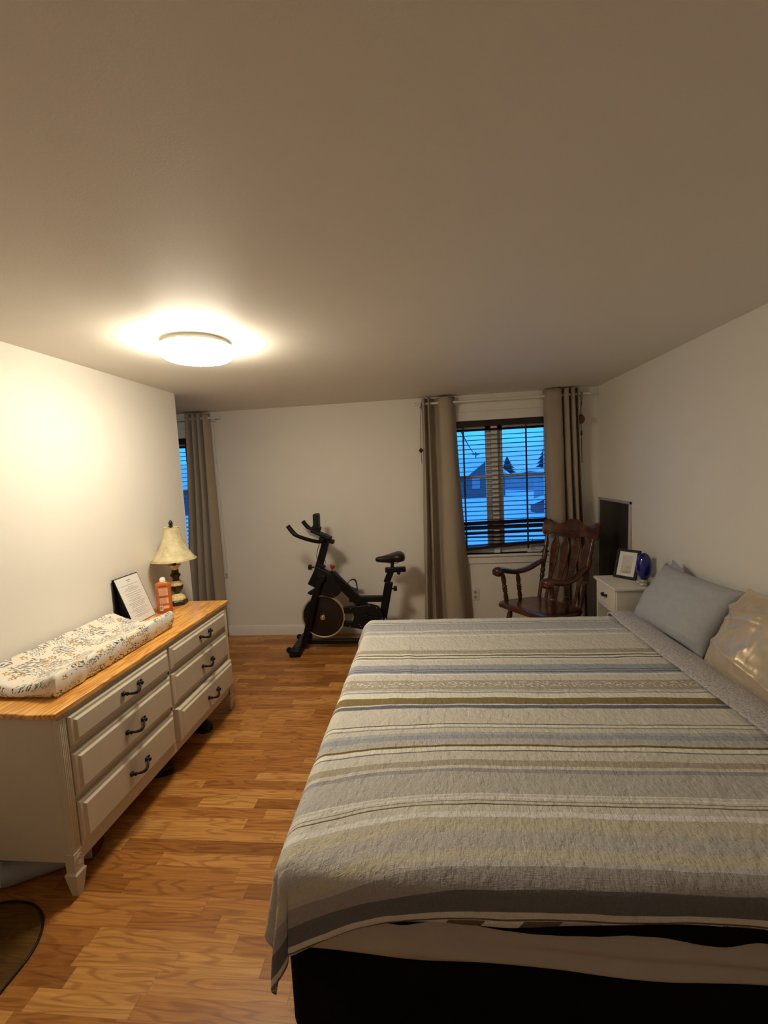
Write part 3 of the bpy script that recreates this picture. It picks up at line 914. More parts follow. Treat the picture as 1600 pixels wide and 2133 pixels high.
for lv in range(1, LV + 1):
    t = lv / LV
    row = []
    for k, q in enumerate(border):
        c0 = V[q].co
        zb = 0.004
        z = c0.z * (1 - t) + zb * t
        pk = 0.006 * math.sin(PI * t)
        pk += 0.006 * t * math.sin(pers[k] * 120 + 3 * math.sin(pers[k] * 17)) * (1.0 if noise.noise(Vector((pers[k] * 6, 3, 0))) > 0.05 else 0.15)
        ix = (px1 - px0) / 2
        nx = 1 if q[0] == NU else (-1 if q[0] == 0 else 0)
        ny = 1 if q[1] == NV else (-1 if q[1] == 0 else 0)
        inn = -0.012 * t * t
        row.append(m.bm.verts.new((c0.x + nx * (pk + inn), c0.y + ny * (pk + inn), z)))
    rows.append(row)
for lv in range(LV):
    for k in range(nb):
        k2 = (k + 1) % nb
        f = m.face([rows[lv][k], rows[lv + 1][k], rows[lv + 1][k2], rows[lv][k2]])
        if f:
            uvp = [(pers[k], lv), (pers[k], lv + 1), (pers[k + 1], lv + 1), (pers[k + 1], lv)]
            for l, (a, b_) in zip(f.loops, uvp):
                l[lay].uv = (3.0 + b_ / LV * 0.1, a)
m.face(list(reversed(rows[-1])))
m.build('cover', M_PRINT, root, smooth=60)

# ------------------------------------------------------------------ tented card with a printed page
root = thing('menu_stand', 'black tent stand with a white printed page leaning on the wall behind the changing pad', 'sign', (-1.84, 2.57, 0.785))
FY0, FY1 = -0.122, 0.098       # along the wall
fz = 0.285
xb, xt = 0.032, -0.072         # foot and top of the front panel, local x
m = MB()
m.hexa([(xb - 0.006, FY0, 0.0), (xb, FY0, 0.0), (xb, FY1, 0.0), (xb - 0.006, FY1, 0.0), (xt - 0.006, FY0, fz), (xt, FY0, fz), (xt, FY1, fz), (xt - 0.006, FY1, fz)])
m.build('front_panel', M_BLKPL, root)
m = MB()
m.box((-0.084, FY0, 0), (-0.079, FY1, fz - 0.002))
m.build('back_panel', M_BLKPL, root)
m = MB()
m.hexa([(-0.079, FY0 + 0.03, 0.002), (xb - 0.006, FY0 + 0.03, 0.002), (xb - 0.006, FY1 - 0.03, 0.002), (-0.079, FY1 - 0.03, 0.002),
        (-0.079, FY0 + 0.03, fz - 0.01), (xt - 0.006, FY0 + 0.03, fz - 0.01), (xt - 0.006, FY1 - 0.03, fz - 0.01), (-0.079, FY1 - 0.03, fz - 0.01)])
m.build('gusset', M_BLKPL, root)
nrm = Vector((fz, 0, xb - xt)).normalized()
if nrm.x < 0:
    nrm = -nrm
def on_panel(a, b, off):
    """a 0..1 along the panel, b 0..1 up it"""
    p = Vector((xb + (xt - xb) * b, FY0 + (FY1 - FY0) * a, fz * b))
    return p + nrm * off
m = MB()
def quad(m, a0, b0, a1, b1, off, th):
    m.hexa([on_panel(a0, b0, off), on_panel(a1, b0, off), on_panel(a1, b1, off), on_panel(a0, b1, off), on_panel(a0, b0, off + th), on_panel(a1, b0, off + th), on_panel(a1, b1, off + th), on_panel(a0, b1, off + th)])
quad(m, 0.012, 0.012, 0.975, 0.985, 0.0004, 0.0012)
pg = m.build('page', M_PAPER, root)
m = MB()
quad(m, 0.42, 0.895, 0.60, 0.912, 0.0016, 0.0003)
quad(m, 0.45, 0.862, 0.57, 0.871, 0.0016, 0.0003)
rnd = random.Random(3)
bl = [(0.80, 0.34), (0.755, 0.10), (0.725, 0.24), (0.695, 0.30), (0.665, 0.20), (0.62, 0.34), (0.575, 0.30), (0.53, 0.22), (0.485, 0.28), (0.455, 0.20), (0.415, 0.37), (0.385, 0.33), (0.355, 0.26), (0.325, 0.28), (0.28, 0.30), (0.25, 0.37), (0.22, 0.2), (0.19, 0.24), (0.15, 0.34), (0.12, 0.25)]
for b0, hw in bl:
    a = 0.5 - hw
    while a < 0.5 + hw - 0.01:
        wl = rnd.uniform(0.025, 0.075)
        quad(m, a, b0, min(a + wl, 0.5 + hw), b0 + 0.0095, 0.0016, 0.0003)
        a += wl + 0.014
m.build('print', plain('page_print', (0.30, 0.29, 0.27, 1), 0.7), pg)

# ------------------------------------------------------------------ lotion bottle
root = thing('lotion_bottle', 'orange lotion bottle with white cap in front of the table lamp', 'bottle', (-1.765, 2.705, 0.785), 0.50)
root.scale = (1.25, 1.15, 1.10)
def oval(a, b, z, n=28, p=2.6):
    out = []
    for i in range(n):
        t = 2 * PI * i / n
        c, s = math.cos(t), math.sin(t)
        out.append(Vector((a * math.copysign(abs(c) ** (2 / p), c), b * math.copysign(abs(s) ** (2 / p), s), z)))
    return out
# local: broad side faces -y
MB().rings([oval(0.036, 0.020, 0), oval(0.0385, 0.0225, 0.004), oval(0.0375, 0.022, 0.06), oval(0.0375, 0.022, 0.12), oval(0.0385, 0.0225, 0.165), oval(0.0365, 0.021, 0.178), oval(0.024, 0.017, 0.186), oval(0.013, 0.013, 0.189)]).build('bottle_body', M_AMBER, root, smooth=50)
MB().rings([oval(0.0145, 0.0145, 0.186, p=2), oval(0.0145, 0.0145, 0.203, p=2), oval(0.0125, 0.0125, 0.2055, p=2), oval(0.010, 0.010, 0.213, p=2), oval(0.0045, 0.0045, 0.2145, p=2)]).build('cap', M_WHTPL, root)
m = MB()
yl = -0.0228
def lab(m, x0, z0, x1, z1):
    m.box((x0, yl - 0.0004, z0), (x1, yl + 0.003, z1))
lab(m, -0.021, 0.108, 0.021, 0.151)
lab(m, -0.020, 0.058, 0.022, 0.093)
lab(m, -0.004, 0.028, 0.022, 0.045)
lb = m.build('label', M_LABEL, root)
m = MB()
lab(m, -0.020, 0.160, 0.016, 0.167)
lab(m, -0.021, 0.097, 0.012, 0.100)
for k in range(9):
    z = 0.061 + k * 0.0035
    m.box((-0.019, yl - 0.0007, z), (rnd.uniform(0.008, 0.020), yl, z + 0.0009))
for k in range(11):
    z = 0.112 + k * 0.0035
    m.box((-0.019, yl - 0.0007, z), (rnd.uniform(0.012, 0.019), yl, z + 0.0008))
m.build('label_print', plain('label_brown_print', (0.20, 0.06, 0.025, 1), 0.5), lb)
m = MB()
lab(m, -0.022, 0.018, -0.006, 0.048)
bc = m.build('barcode', M_PAPER, lb)
m = MB()
x = -0.0205
while x < -0.008:
    wd = rnd.choice((0.0006, 0.0011, 0.0016))
    m.box((x, yl - 0.0008, 0.024), (x + wd, yl, 0.045))
    x += wd + 0.001
m.build('barcode_bars', M_INK, lb)

# ------------------------------------------------------------------ table lamp
root = thing('table_lamp', 'table lamp with flared parchment shade and dark turned base, unlit', 'table lamp', (-1.782, 2.885, 0.785), 0.15)
root.scale = (1.0, 1.0, 1.075)
m = MB()
def hx(r, z):
    return [Vector((r * math.cos(PI / 3 * i + PI / 6), r * math.sin(PI / 3 * i + PI / 6), z)) for i in range(6)]
m.rings([hx(0.066, 0), hx(0.068, 0.006), hx(0.066, 0.022), hx(0.060, 0.030), hx(0.054, 0.033)])
m.build('foot', M_DKBASE, root, 0.002)
def scallop(h, a):
    return 0.05 * math.cos(10 * a)
MB().lathe([(0.033, 0.053), (0.040, 0.053), (0.046, 0.050), (0.055, 0.044), (0.065, 0.030), (0.072, 0.020)], n=40, lobes=scallop).build('gold_collar', M_GOLD, root)
MB().lathe([(0.066, 0.017), (0.074, 0.015), (0.085, 0.024), (0.105, 0.041), (0.122, 0.0455), (0.130, 0.044)], n=32).build('urn', M_DKBASE, root)
MB().lathe([(0.128, 0.045), (0.140, 0.042), (0.152, 0.034), (0.158, 0.027)], n=40, lobes=lambda h, a: 0.03 * math.sin(8 * a)).build('gold_leafing', M_GOLD, root)
MB().lathe([(0.155, 0.028), (0.165, 0.020), (0.176, 0.022), (0.190, 0.033), (0.198, 0.034), (0.207, 0.026), (0.216, 0.021), (0.225, 0.024), (0.232, 0.018)], n=32).build('neck', M_DKBASE, root)
MB().lathe([(0.230, 0.020), (0.245, 0.026), (0.258, 0.036), (0.262, 0.041), (0.258, 0.030)], n=40, lobes=lambda h, a: 0.08 * abs(math.cos(5 * a)) if h > 0.25 else 0).build('crown_cup', M_GOLD, root)
MB().cyl((0, 0, 0.25), (0, 0, 0.34), 0.0115).build('socket', M_DKBASE, root)
m = MB()
prof = []
for k in range(15):
    t = k / 14
    prof.append((0.296 + 0.212 * t, 0.051 + 0.095 * (1 - t) ** 1.9))
m.lathe(prof, n=48, cap=False, lobes=lambda h, a: 0.012 * math.cos(8 * a))
sh = m.build('lamp_shade', M_SHADE, root, smooth=60, solid=0.0025, fix=False)
for zz, rr in ((0.297, 0.1465), (0.507, 0.0515)):
    m = MB()
    m.tube([(rr * math.cos(2 * PI * i / 48) * (1 + 0.012 * math.cos(16 * PI * i / 48)), rr * math.sin(2 * PI * i / 48) * (1 + 0.012 * math.cos(16 * PI * i / 48)), zz) for i in range(49)], 0.0024, 6, cap=False)
    m.build('shade_binding', M_GOLD, sh)
m = MB()
for k in range(3):
    a = 2 * PI * k / 3
    m.tube([(0, 0, 0.507), (0.054 * math.cos(a), 0.054 * math.sin(a), 0.505)], 0.0015, 6)
m.tube([(0, 0, 0.33), (0, 0, 0.52)], 0.003, 8)
m.build('harp', M_IRON, root)
MB().lathe([(0.508, 0.006), (0.514, 0.018), (0.522, 0.010), (0.526, 0.013), (0.538, 0.014), (0.548, 0.009), (0.556, 0.002)], n=20).build('finial', M_DKBASE, root)

# ------------------------------------------------------------------ exercise bike (side view in metres, x along the wall)
BY = 4.0
def bk(px, py, y=BY):
    """side-view sketch units to metres"""
    x = -1.029 + (px - 674) * 0.00463 - (py - 1283) * 0.00029
    z = 0.309 - (py - 1283) * 0.00465 - (px - 674) * 0.00009
    return Vector((x, y, z))
root = thing('exercise_bike', 'black upright exercise bike with heavy flywheel standing before the back wall', 'exercise bike', (-0.9, BY, 0))
P = Vector(root.location)
K = lambda px, py, y=BY: bk(px, py, y) - P
K2 = lambda px, py: (bk(px, py).x - P.x, bk(px, py).z)
def part_bar(name, a, b, w, h, mat=M_BLACK, bev=0.006):
    return MB().bar(a, b, w, h).build(name, mat, root, bev)
# frame
m = MB()
m.bar(K(671, 1176), K(650, 1219), 0.06, 0.078)                               # head tube
m.bar(K(690, 1196), K(786, 1290), 0.055, 0.085)                              # diagonal beam
m.bar(K(728, 1247), K(802, 1247), 0.05, 0.055)                               # level tube
m.bar(K(808, 1213), K(795, 1296), 0.055, 0.075)                              # seat tube
m.bar(K(786, 1288), K(786, 1334), 0.05, 0.06)
m.bar(Vector((-1.22 - P.x, 0, 0.062)), Vector((-0.44 - P.x, 0, 0.062)), 0.05, 0.04)
m.build('frame', M_BLACK, root, 0.006)
m = MB()
m.prism([K2(x, y) for x, y in ((661, 1178), (672, 1184), (686, 1191), (696, 1196), (700, 1206), (701, 1212), (716, 1226), (706, 1238), (694, 1244), (670, 1238), (668, 1206), (660, 1200))], -0.036, 0.036)
m.build('brake_shroud', M_BLKPL, root, 0.01)
for s in (-1, 1):
    m = MB()
    pts = [K(676, 1201, BY + s * 0.058), K(668, 1212, BY + s * 0.062), K(658, 1245, BY + s * 0.062), K(648, 1290, BY + s * 0.062), K(637, 1338, BY + s * 0.062)]
    m.tube(pts, [(0.014, 0.03)] * 5, 12, sq=(0, 1, 0))
    m.build('fork_blade', M_BLACK, root)
MB().bar(K(676, 1201, BY - 0.066), K(676, 1201, BY + 0.066), 0.05, 0.05, (1, 0, 0)).build('fork_crown', M_BLACK, root, 0.008)
# stabilisers
for (xc, nm) in ((-1.262, 'front'), (-0.44, 'rear')):
    m = MB()
    m.bar((xc - P.x, -0.19, 0.045), (xc - P.x, 0.19, 0.045), 0.085, 0.06, (1, 0, 0))
    st = m.build('stabilizer', M_BLACK, root, 0.012)
    for s in (-1, 1):
        m = MB()
        m.box((xc - P.x - 0.05, s * 0.2 - 0.03, 0.0), (xc - P.x + 0.05, s * 0.2 + 0.03, 0.066))
        m.build('end_cap', M_BLKPL, st, 0.01)
        if nm == 'front':
            m = MB()
            m.lathe([(-0.012, 0.018), (-0.009, 0.026), (0.009, 0.026), (0.012, 0.018)], (xc - P.x - 0.068, s * 0.165, 0.046), (0, 1, 0), 18)
            m.build('transport_wheel', M_BLKPL, st)
# flywheel
wc = Vector((-1.026 - P.x, 0, 0.31))
MB().lathe([(-0.017, 0.190), (-0.021, 0.198), (-0.020, 0.207), (0.020, 0.207), (0.021, 0.198), (0.017, 0.190)], wc, (0, 1, 0), 72, cap=False).build('flywheel_rim', M_BRASS, root, smooth=30)
fwl = MB().lathe([(-0.020, 0.03), (-0.022, 0.09), (-0.019, 0.10), (-0.0185, 0.194), (0.0185, 0.194), (0.019, 0.10), (0.022, 0.09), (0.020, 0.03)], wc, (0, 1, 0), 72).build('flywheel', M_DISC, root, smooth=30)
MB().lathe([(-0.085, 0.004), (-0.085, 0.010), (-0.05, 0.010), (-0.045, 0.024), (-0.022, 0.026)], wc, (0, 1, 0), 20).build('hub', M_CHROME, root)
# fender in front of the wheel
m = MB()
m.prism([K2(x, y) for x, y in ((641, 1234), (650, 1228), (664, 1222), (690, 1224), (704, 1238), (700, 1243), (690, 1240), (672, 1236), (660, 1236), (648, 1238))], -0.03, 0.03)
m.build('brake_fender', M_BLKPL, root, 0.006)
# chain guard with its opening
G = [(717, 1261), (733, 1259), (752, 1258), (772, 1254.5), (788, 1259), (796, 1270), (799, 1284), (792, 1298), (774, 1309), (746, 1304), (718, 1300), (719, 1289.5), (737, 1290), (739.5, 1281), (738, 1273), (720, 1274)]
MB().prism([K2(*q) for q in G], -0.07, -0.032).build('chain_guard', M_BLKPL, root, 0.006)
for q in ((696, 1233), (700, 1237.5), (732.5, 1263), (732, 1299), (750, 1295), (768, 1307), (770, 1257), (785, 1261), (753, 1299)):
    MB().lathe([(-0.002, 0.0042), (0.0, 0.0042)], K(q[0], q[1], BY - 0.071), (0, 1, 0), 8).build('screw', M_CHROME, root)
# cranks and pedals
cc = K(766, 1279)
near = K(801, 1284, BY - 0.09)
far = K(727, 1236, BY + 0.09)
m = MB()
m.bar(cc + Vector((0, -0.09, 0)), near, 0.014, 0.028)
m.bar(cc + Vector((0, 0.09, 0)), far, 0.014, 0.028)
m.cyl(cc + Vector((0, -0.1, 0)), cc + Vector((0, 0.1, 0)), 0.022)
m.build('crank', M_BLACK, root, 0.003)
m = MB()
m.bar(near + Vector((-0.028, -0.06, 0.005)), near + Vector((0.03, -0.06, -0.012)), 0.085, 0.02)
m.cyl(near + Vector((0, -0.1, 0)), near + Vector((0, 0.0, 0)), 0.022, 14)
m.cyl(near + Vector((-0.02, -0.1, 0.022)), near + Vector((-0.02, -0.02, 0.022)), 0.012, 12)
m.build('pedal', M_CHROME, root, 0.004)
m = MB()
m.bar(far + Vector((-0.045, 0.055, 0.02)), far + Vector((0.05, 0.055, -0.02)), 0.085, 0.022)
pd = m.build('pedal', M_BLKPL, root, 0.004)
m = MB()
arc = [far + Vector((-0.05, 0.055, 0.03)), far + Vector((-0.015, 0.055, 0.085)), far + Vector((0.03, 0.055, 0.095)), far + Vector((0.05, 0.055, 0.06)), far + Vector((0.055, 0.055, -0.02))]
m.tube(crom(arc, 24), [(0.03, 0.004)] * 25, 8, sq=(0, 1, 0))
m.build('toe_strap', M_BLKPL, pd)
# handlebar post, clamp, bars, phone tray
part_bar('handlebar_post', K(663, 1188), K(681, 1124), 0.05, 0.066, M_BLACK)
m = MB()
m.bar(K(666, 1123), K(696, 1131), 0.06, 0.035)
m.build('handlebar_clamp', M_BLKPL, root, 0.006)
def knobby(name, a, d, r, L_):
    m = MB()
    m.lathe([(0, 0.008), (L_ * 0.45, 0.008), (L_ * 0.5, r), (L_ * 0.95, r), (L_, r * 0.8)], a, d, 16, lobes=lambda h, t: 0.06 * math.cos(6 * t) if h > L_ * 0.4 else 0)
    m.build(name, M_BLKPL, root)
knobby('adjusting_knob', K(655, 1182), (-1, 0, 0.05), 0.025, 0.055)
knobby('adjusting_knob', K(812, 1227), (1, 0, 0.05), 0.025, 0.055)
bn = crom([(-1.250, 3.80, 1.205), (-1.205, 3.80, 1.142), (-1.165, 3.80, 1.110), (-1.08, 3.83, 1.070), (-1.0, 3.90, 1.036), (-0.965, 3.97, 1.03), (-0.95, 4.0, 1.03)], 30)
bf = crom([(-1.227, 4.20, 1.200), (-1.185, 4.20, 1.145), (-1.14, 4.20, 1.118), (-1.06, 4.17, 1.085), (-0.98, 4.08, 1.045), (-0.95, 4.0, 1.03)], 30)
for b_ in (bn, bf):
    MB().tube([p - P for p in b_], 0.0170, 12).build('handlebar', M_BLACK, root)
m = MB()
m.tube([p - P for p in bn[:9]], 0.0205, 12)
m.build('grip', M_BLKPL, root)
m = MB()
m.tube([p - P for p in bf[:9]], 0.0205, 12)
m.build('grip', M_BLKPL, root)
m = MB()
m.bar(K(650, 1106), K(690, 1124), 0.10, 0.03)
m.bar(K(652, 1100), K(668, 1106), 0.07, 0.05)
m.build('elbow_tray', M_BLKPL, root, 0.008)
m = MB()
m.bar(K(660.5, 1104), K(659.5, 1073), 0.10, 0.05)
m.build('display', M_BLKPL, root, 0.012, seg=3)
m = MB()
m.tube(crom([K(668, 1131, BY - 0.03), K(664, 1145, BY - 0.035), K(662, 1160, BY - 0.035), K(668, 1172, BY - 0.03)], 12), 0.003, 6)
m.tube(crom([K(676, 1165, BY - 0.02), K(680, 1170, BY - 0.02), K(676, 1177, BY - 0.02)], 8), 0.002, 6)
m.build('cable', M_CORD, root)
# tension knob
m = MB()
m.lathe([(0, 0.013), (0.03, 0.013)], K(691, 1196), (0.15, 0, 1), 14)
m.build('tension_collar', M_BLKPL, root)
MB().lathe([(0.03, 0.005), (0.048, 0.005), (0.052, 0.012), (0.075, 0.026), (0.085, 0.024), (0.088, 0.012)], K(691, 1196), (0.15, 0, 1), 18).build('tension_knob', M_RED, root)
# saddle
part_bar('seat_post', K(803, 1214), K(812, 1190), 0.042, 0.06, M_BLACK)
part_bar('seat_slider', K(800, 1188.5), K(841, 1187.5), 0.05, 0.045, M_BLACK)
MB().lathe([(0, 0.018), (0.012, 0.016), (0.02, 0.008)], K(827, 1194), (0, 0, -1), 16).build('slider_knob', M_BLKPL, root)
MB().cyl(K(814, 1186), K(814, 1172), 0.016).build('saddle_clamp', M_BLKPL, root)
R = []
x0 = K(779.5, 1167)
stn = [(0.0, 0.012, 0.000, 0.010), (0.02, 0.026, 0.002, 0.018), (0.06, 0.034, 0.002, 0.022), (0.11, 0.048, 0.008, 0.026), (0.155, 0.075, 0.018, 0.03), (0.20, 0.098, 0.027, 0.034), (0.235, 0.102, 0.028, 0.034), (0.262, 0.085, 0.020, 0.028), (0.278, 0.045, 0.012, 0.016)]
for dx, hw, dz, ht in stn:
    ring = []
    for i in range(24):
        a = 2 * PI * i / 24
        c, s = math.cos(a), math.sin(a)
        ring.append(Vector((x0.x + dx, hw * math.copysign(abs(c) ** 0.8, c), x0.z + dz + (ht * 1.15 * s if s > 0 else ht * 1.6 * s))))
    R.append(ring)
MB().rings(R).build('saddle', plain('saddle_vinyl', (0.008, 0.008, 0.008, 1), 0.35), root, smooth=70, subsurf=1)
m = MB()
for s in (-1, 1):
    m.tube(crom([x0 + Vector((0.06, s * 0.015, -0.015)), x0 + Vector((0.12, s * 0.03, -0.03)), x0 + Vector((0.2, s * 0.04, -0.032)), x0 + Vector((0.25, s * 0.05, -0.01))], 16), 0.0035, 6)
m.build('saddle_rails', M_IRON, root)

# ------------------------------------------------------------------ wall outlet
root = thing('wall_outlet', 'white double socket plate low on the wall between curtain and rocking chair', 'wall outlet', (0.432, YB, 0.385))
MB().box((-0.036, -0.006, -0.06), (0.036, 0, 0.06)).build('cover_plate', M_WHTPL, root, 0.002)
for s in (-1, 1):
    m = MB()
    m.lathe([(0, 0.017), (0.004, 0.017), (0.005, 0.015)], (0, -0.005, s * 0.025), (0, -1, 0), 20)
    f = m.build('socket', plain('socket_grey', (0.5, 0.48, 0.44, 1), 0.4), root)
    m = MB()
    for dx in (-0.006, 0.006):
        m.box((dx - 0.001, -0.0108, s * 0.025 - 0.002), (dx + 0.001, -0.0095, s * 0.025 + 0.007))
    m.build('slot', M_INK, f)
MB().lathe([(0, 0.004), (0.0015, 0.003)], (0, -0.006, 0), (0, -1, 0), 10).build('screw', M_SILVER, root)

# ------------------------------------------------------------------ rocking chair (local +x is forward)
root = thing('rocking_chair', 'reddish-brown wooden rocking chair with scalloped crest in front of the window', 'rocking chair', (0.932, 3.766, 0), PI + 0.60)
def turned(r):
    """vase-and-ring turning scaled by r"""
    return [(0, 0.55 * r), (0.06, 0.75 * r), (0.16, 1.0 * r), (0.26, 0.95 * r), (0.36, 0.7 * r), (0.38, 1.05 * r), (0.41, 1.05 * r), (0.43, 0.72 * r), (0.46, 1.1 * r), (0.49, 1.1 * r), (0.51, 0.72 * r), (0.54, 1.05 * r), (0.57, 1.05 * r), (0.6, 0.72 * r), (0.7, 1.0 * r), (0.82, 1.0 * r), (0.94, 0.7 * r), (1, 0.5 * r)]
# seat
m = MB()
def seat_outline(k, z):
    pts = []
    base = [(0.275, -0.235), (0.285, 0.0), (0.275, 0.235), (0.20, 0.285), (0.0, 0.28), (-0.20, 0.24), (-0.235, 0.10), (-0.235, -0.10), (-0.20, -0.24), (0.0, -0.28), (0.20, -0.285)]
    c = crom([(x * k, y * k, 0) for x, y in base + [base[0]]], 66)
    return [Vector((p.x, p.y, z + 0.02 * p.x / 0.28)) for p in c[:-1]]
m.rings([seat_outline(0.90, 0.400), seat_outline(0.975, 0.408), seat_outline(1.0, 0.424), seat_outline(0.985, 0.440), seat_outline(0.93, 0.448), seat_outline(0.6, 0.440), seat_outline(0.2, 0.436)])
m.build('seat', M_CHAIR, root, smooth=50)
SP = {}
for s in (-1, 1):
    pb, pt = Vector((-0.20, s * 0.215, 0.43)), Vector((-0.345, s * 0.235, 1.0))
    MB().spindle(pb, pt, [(0, 0.016), (0.1, 0.017), (0.30, 0.015), (0.34, 0.021), (0.37, 0.021), (0.39, 0.016), (0.42, 0.022), (0.45, 0.022), (0.47, 0.016), (0.50, 0.021), (0.53, 0.016), (0.60, 0.022), (0.70, 0.024), (0.78, 0.016), (0.80, 0.021), (0.83, 0.016), (0.88, 0.019), (0.94, 0.015), (1, 0.011)]).build('back_post', M_CHAIR, root)
    # arm: scrolled, hollowed middle, knob at the front
    cl_ = crom([(-0.275, s * 0.225, 0.765), (-0.20, s * 0.232, 0.742), (-0.09, s * 0.245, 0.706), (0.04, s * 0.258, 0.698), (0.14, s * 0.264, 0.718), (0.20, s * 0.265, 0.733), (0.245, s * 0.265, 0.722), (0.275, s * 0.265, 0.700)], 40)
    rad = []
    for k in range(41):
        t = k / 40
        wd = 0.027 + 0.018 * t if t < 0.75 else 0.044 + 0.008 * math.sin((t - 0.75) / 0.25 * PI)
        ht = 0.021 + 0.006 * t
        if t > 0.72:
            ht += 0.022 * math.sin((t - 0.72) / 0.28 * PI)
        if t > 0.93:
            wd *= 0.85
            ht *= 0.7
        rad.append((wd, ht))
    MB().tube(cl_, rad, 16, sq=(0, 1, 0)).build('armrest', M_CHAIR, root, smooth=60, subsurf=1)
    MB().spindle((0.165, s * 0.25, 0.435), (0.19, s * 0.264, 0.71), turned(0.021)).build('arm_post', M_CHAIR, root)
    MB().spindle((0.0, s * 0.25, 0.432), (0.02, s * 0.257, 0.69), turned(0.020)).build('arm_post', M_CHAIR, root)
    # legs and rocker
    for lx, tx in ((0.24, 0.17), (-0.20, -0.14)):
        MB().spindle((lx, s * 0.225, 0.062), (tx, s * 0.195, 0.41), turned(0.024)).build('leg', M_CHAIR, root)
    arc = []
    for k in range(29):
        t = k / 28
        xx = -0.47 + 0.86 * t
        arc.append((xx, s * 0.225, 0.014 + 0.30 * (xx + 0.02) ** 2))
    MB().tube(arc, [(0.016, 0.0215)] * 29, 12, sq=(0, 1, 0)).build('rocker', M_CHAIR, root)
    MB().spindle((0.22, s * 0.215, 0.16), (-0.185, s * 0.215, 0.16), turned(0.015)).build('stretcher', M_CHAIR, root)
MB().spindle((0.215, -0.215, 0.21), (0.215, 0.215, 0.21), turned(0.017)).build('stretcher', M_CHAIR, root)
# crest rail, scalloped, bowed back in the middle
m = MB()
upc = [(-0.292, 0.0), (-0.285, 0.045), (-0.262, 0.066), (-0.225, 0.064), (-0.18, 0.044), (-0.13, 0.036), (-0.085, 0.050), (-0.05, 0.072), (0.0, 0.078)]
loc_ = [(-0.292, 0.0), (-0.285, -0.038), (-0.262, -0.054), (-0.235, -0.048), (-0.205, -0.032), (-0.15, -0.038), (-0.10, -0.05), (-0.05, -0.058), (0.0, -0.058)]
upc = upc + [(-a, b) for a, b in reversed(upc[:-1])]
loc_ = loc_ + [(-a, b) for a, b in reversed(loc_[:-1])]
U_ = crom([(a, b, 0) for a, b in upc], 60)
L_ = crom([(a, b, 0) for a, b in loc_], 60)
R = []
for k in range(61):
    y = (U_[k].x + L_[k].x) / 2
    x = -0.352 - 0.045 * (1 - (y / 0.3) ** 2) + 0.02 * 0
    ring = []
    zc = 1.052
    hu, hl = U_[k].y * 1.18, L_[k].y * 1.18
    if k in (0, 60):
        hu, hl = 0.006, -0.006
    tilt = -0.22
    hl_, hu_ = hl, hu
    T_ = 0.013
    for (q, d) in ((hl_, -T_ * 0.6), (hl_ * 0.9, -T_), ((hl_ + hu_) / 2, -T_), (hu_ * 0.92, -T_), (hu_, -T_ * 0.6), (hu_, T_ * 0.6), (hu_ * 0.92, T_), ((hl_ + hu_) / 2, T_), (hl_ * 0.9, T_), (hl_, T_ * 0.6)):
        ring.append(Vector((x + d + tilt * q, y, zc + q)))
    R.append(ring)
m.rings(R)
m.build('crest_rail', M_CHAIR, root, smooth=45)
# arrow-shaped back slats
for k in range(4):
    yb, yt = -0.145 + k * 0.0967, -0.165 + k * 0.11
    prof = [(0.0, 0.016), (0.15, 0.015), (0.35, 0.022), (0.55, 0.036), (0.72, 0.043), (0.82, 0.044), (0.88, 0.030), (0.93, 0.018), (1.0, 0.016)]
    pc = crom([(t, w_, 0) for t, w_ in prof], 24)
    R = []
    for q in pc:
        t, w_ = q.x, q.y
        y = yb + (yt - yb) * t
        x = -0.205 - 0.165 * t - 0.012 * math.sin(PI * t) - 0.025 * (1 - (y / 0.3) ** 2) * t
        z = 0.435 + 0.575 * t
        R.append([Vector((x - 0.006, y - w_, z)), Vector((x - 0.006, y + w_, z)), Vector((x + 0.006, y + w_ * 0.9, z)), Vector((x + 0.006, y - w_ * 0.9, z))])
    MB().rings(R).build('back_slat', M_CHAIR, root, 0.003, smooth=40)

# ------------------------------------------------------------------ dark panel leaning in the corner
root = thing('window_screen', 'tall dark panel in thin pale metal frame leaning on the wall behind the nightstand', 'window screen', (XR - 0.03, 3.99, 0), 0, rot=(0, 0.018, 0))
hy, hz = 0.325, 1.305
m = MB()
for a, b in (((-0.009, -hy, 0), (0.009, -hy + 0.022, hz)), ((-0.009, hy - 0.022, 0), (0.009, hy, hz)), ((-0.009, -hy, hz - 0.022), (0.009, hy, hz)), ((-0.009, -hy, 0), (0.009, hy, 0.022))):
    m.box(a, b)
m.build('frame', M_ALU, root, 0.002)
MB().box((-0.002, -hy + 0.02, 0.02), (0.003, hy - 0.02, hz - 0.02)).build('panel', M_DKGLASS, root)

# ------------------------------------------------------------------ nightstand
NX0, NX1, NY0, NY1, NZ = 1.215, 1.59, 3.0, 3.375, 0.79
root = thing('nightstand', 'small cream nightstand with one drawer between bed and corner', 'nightstand', ((NX0 + NX1) / 2, (NY0 + NY1) / 2, 0))
P = Vector(root.location)
m = MB()
t = 0.018
m.box(L(NX0 + 0.012, NY0 + 0.012, 0.0), L(NX1, NY0 + 0.012 + t, NZ - 0.02))
m.box(L(NX0 + 0.012, NY1 - 0.012 - t, 0.0), L(NX1, NY1 - 0.012, NZ - 0.02))
m.box(L(NX1 - t, NY0 + 0.012, 0.05), L(NX1, NY1 - 0.012, NZ - 0.02))
m.box(L(NX0 + 0.012, NY0 + 0.03, 0.60), L(NX1, NY1 - 0.03, 0.618))
m.box(L(NX0 + 0.012, NY0 + 0.03, 0.06), L(NX1, NY1 - 0.03, 0.08))
m.build('case', M_STAND, root, 0.002)
MB().box(L(NX0 - 0.008, NY0, NZ - 0.02), L(NX1, NY1, NZ)).build('top', M_STAND, root, 0.006, seg=3)
m = MB()
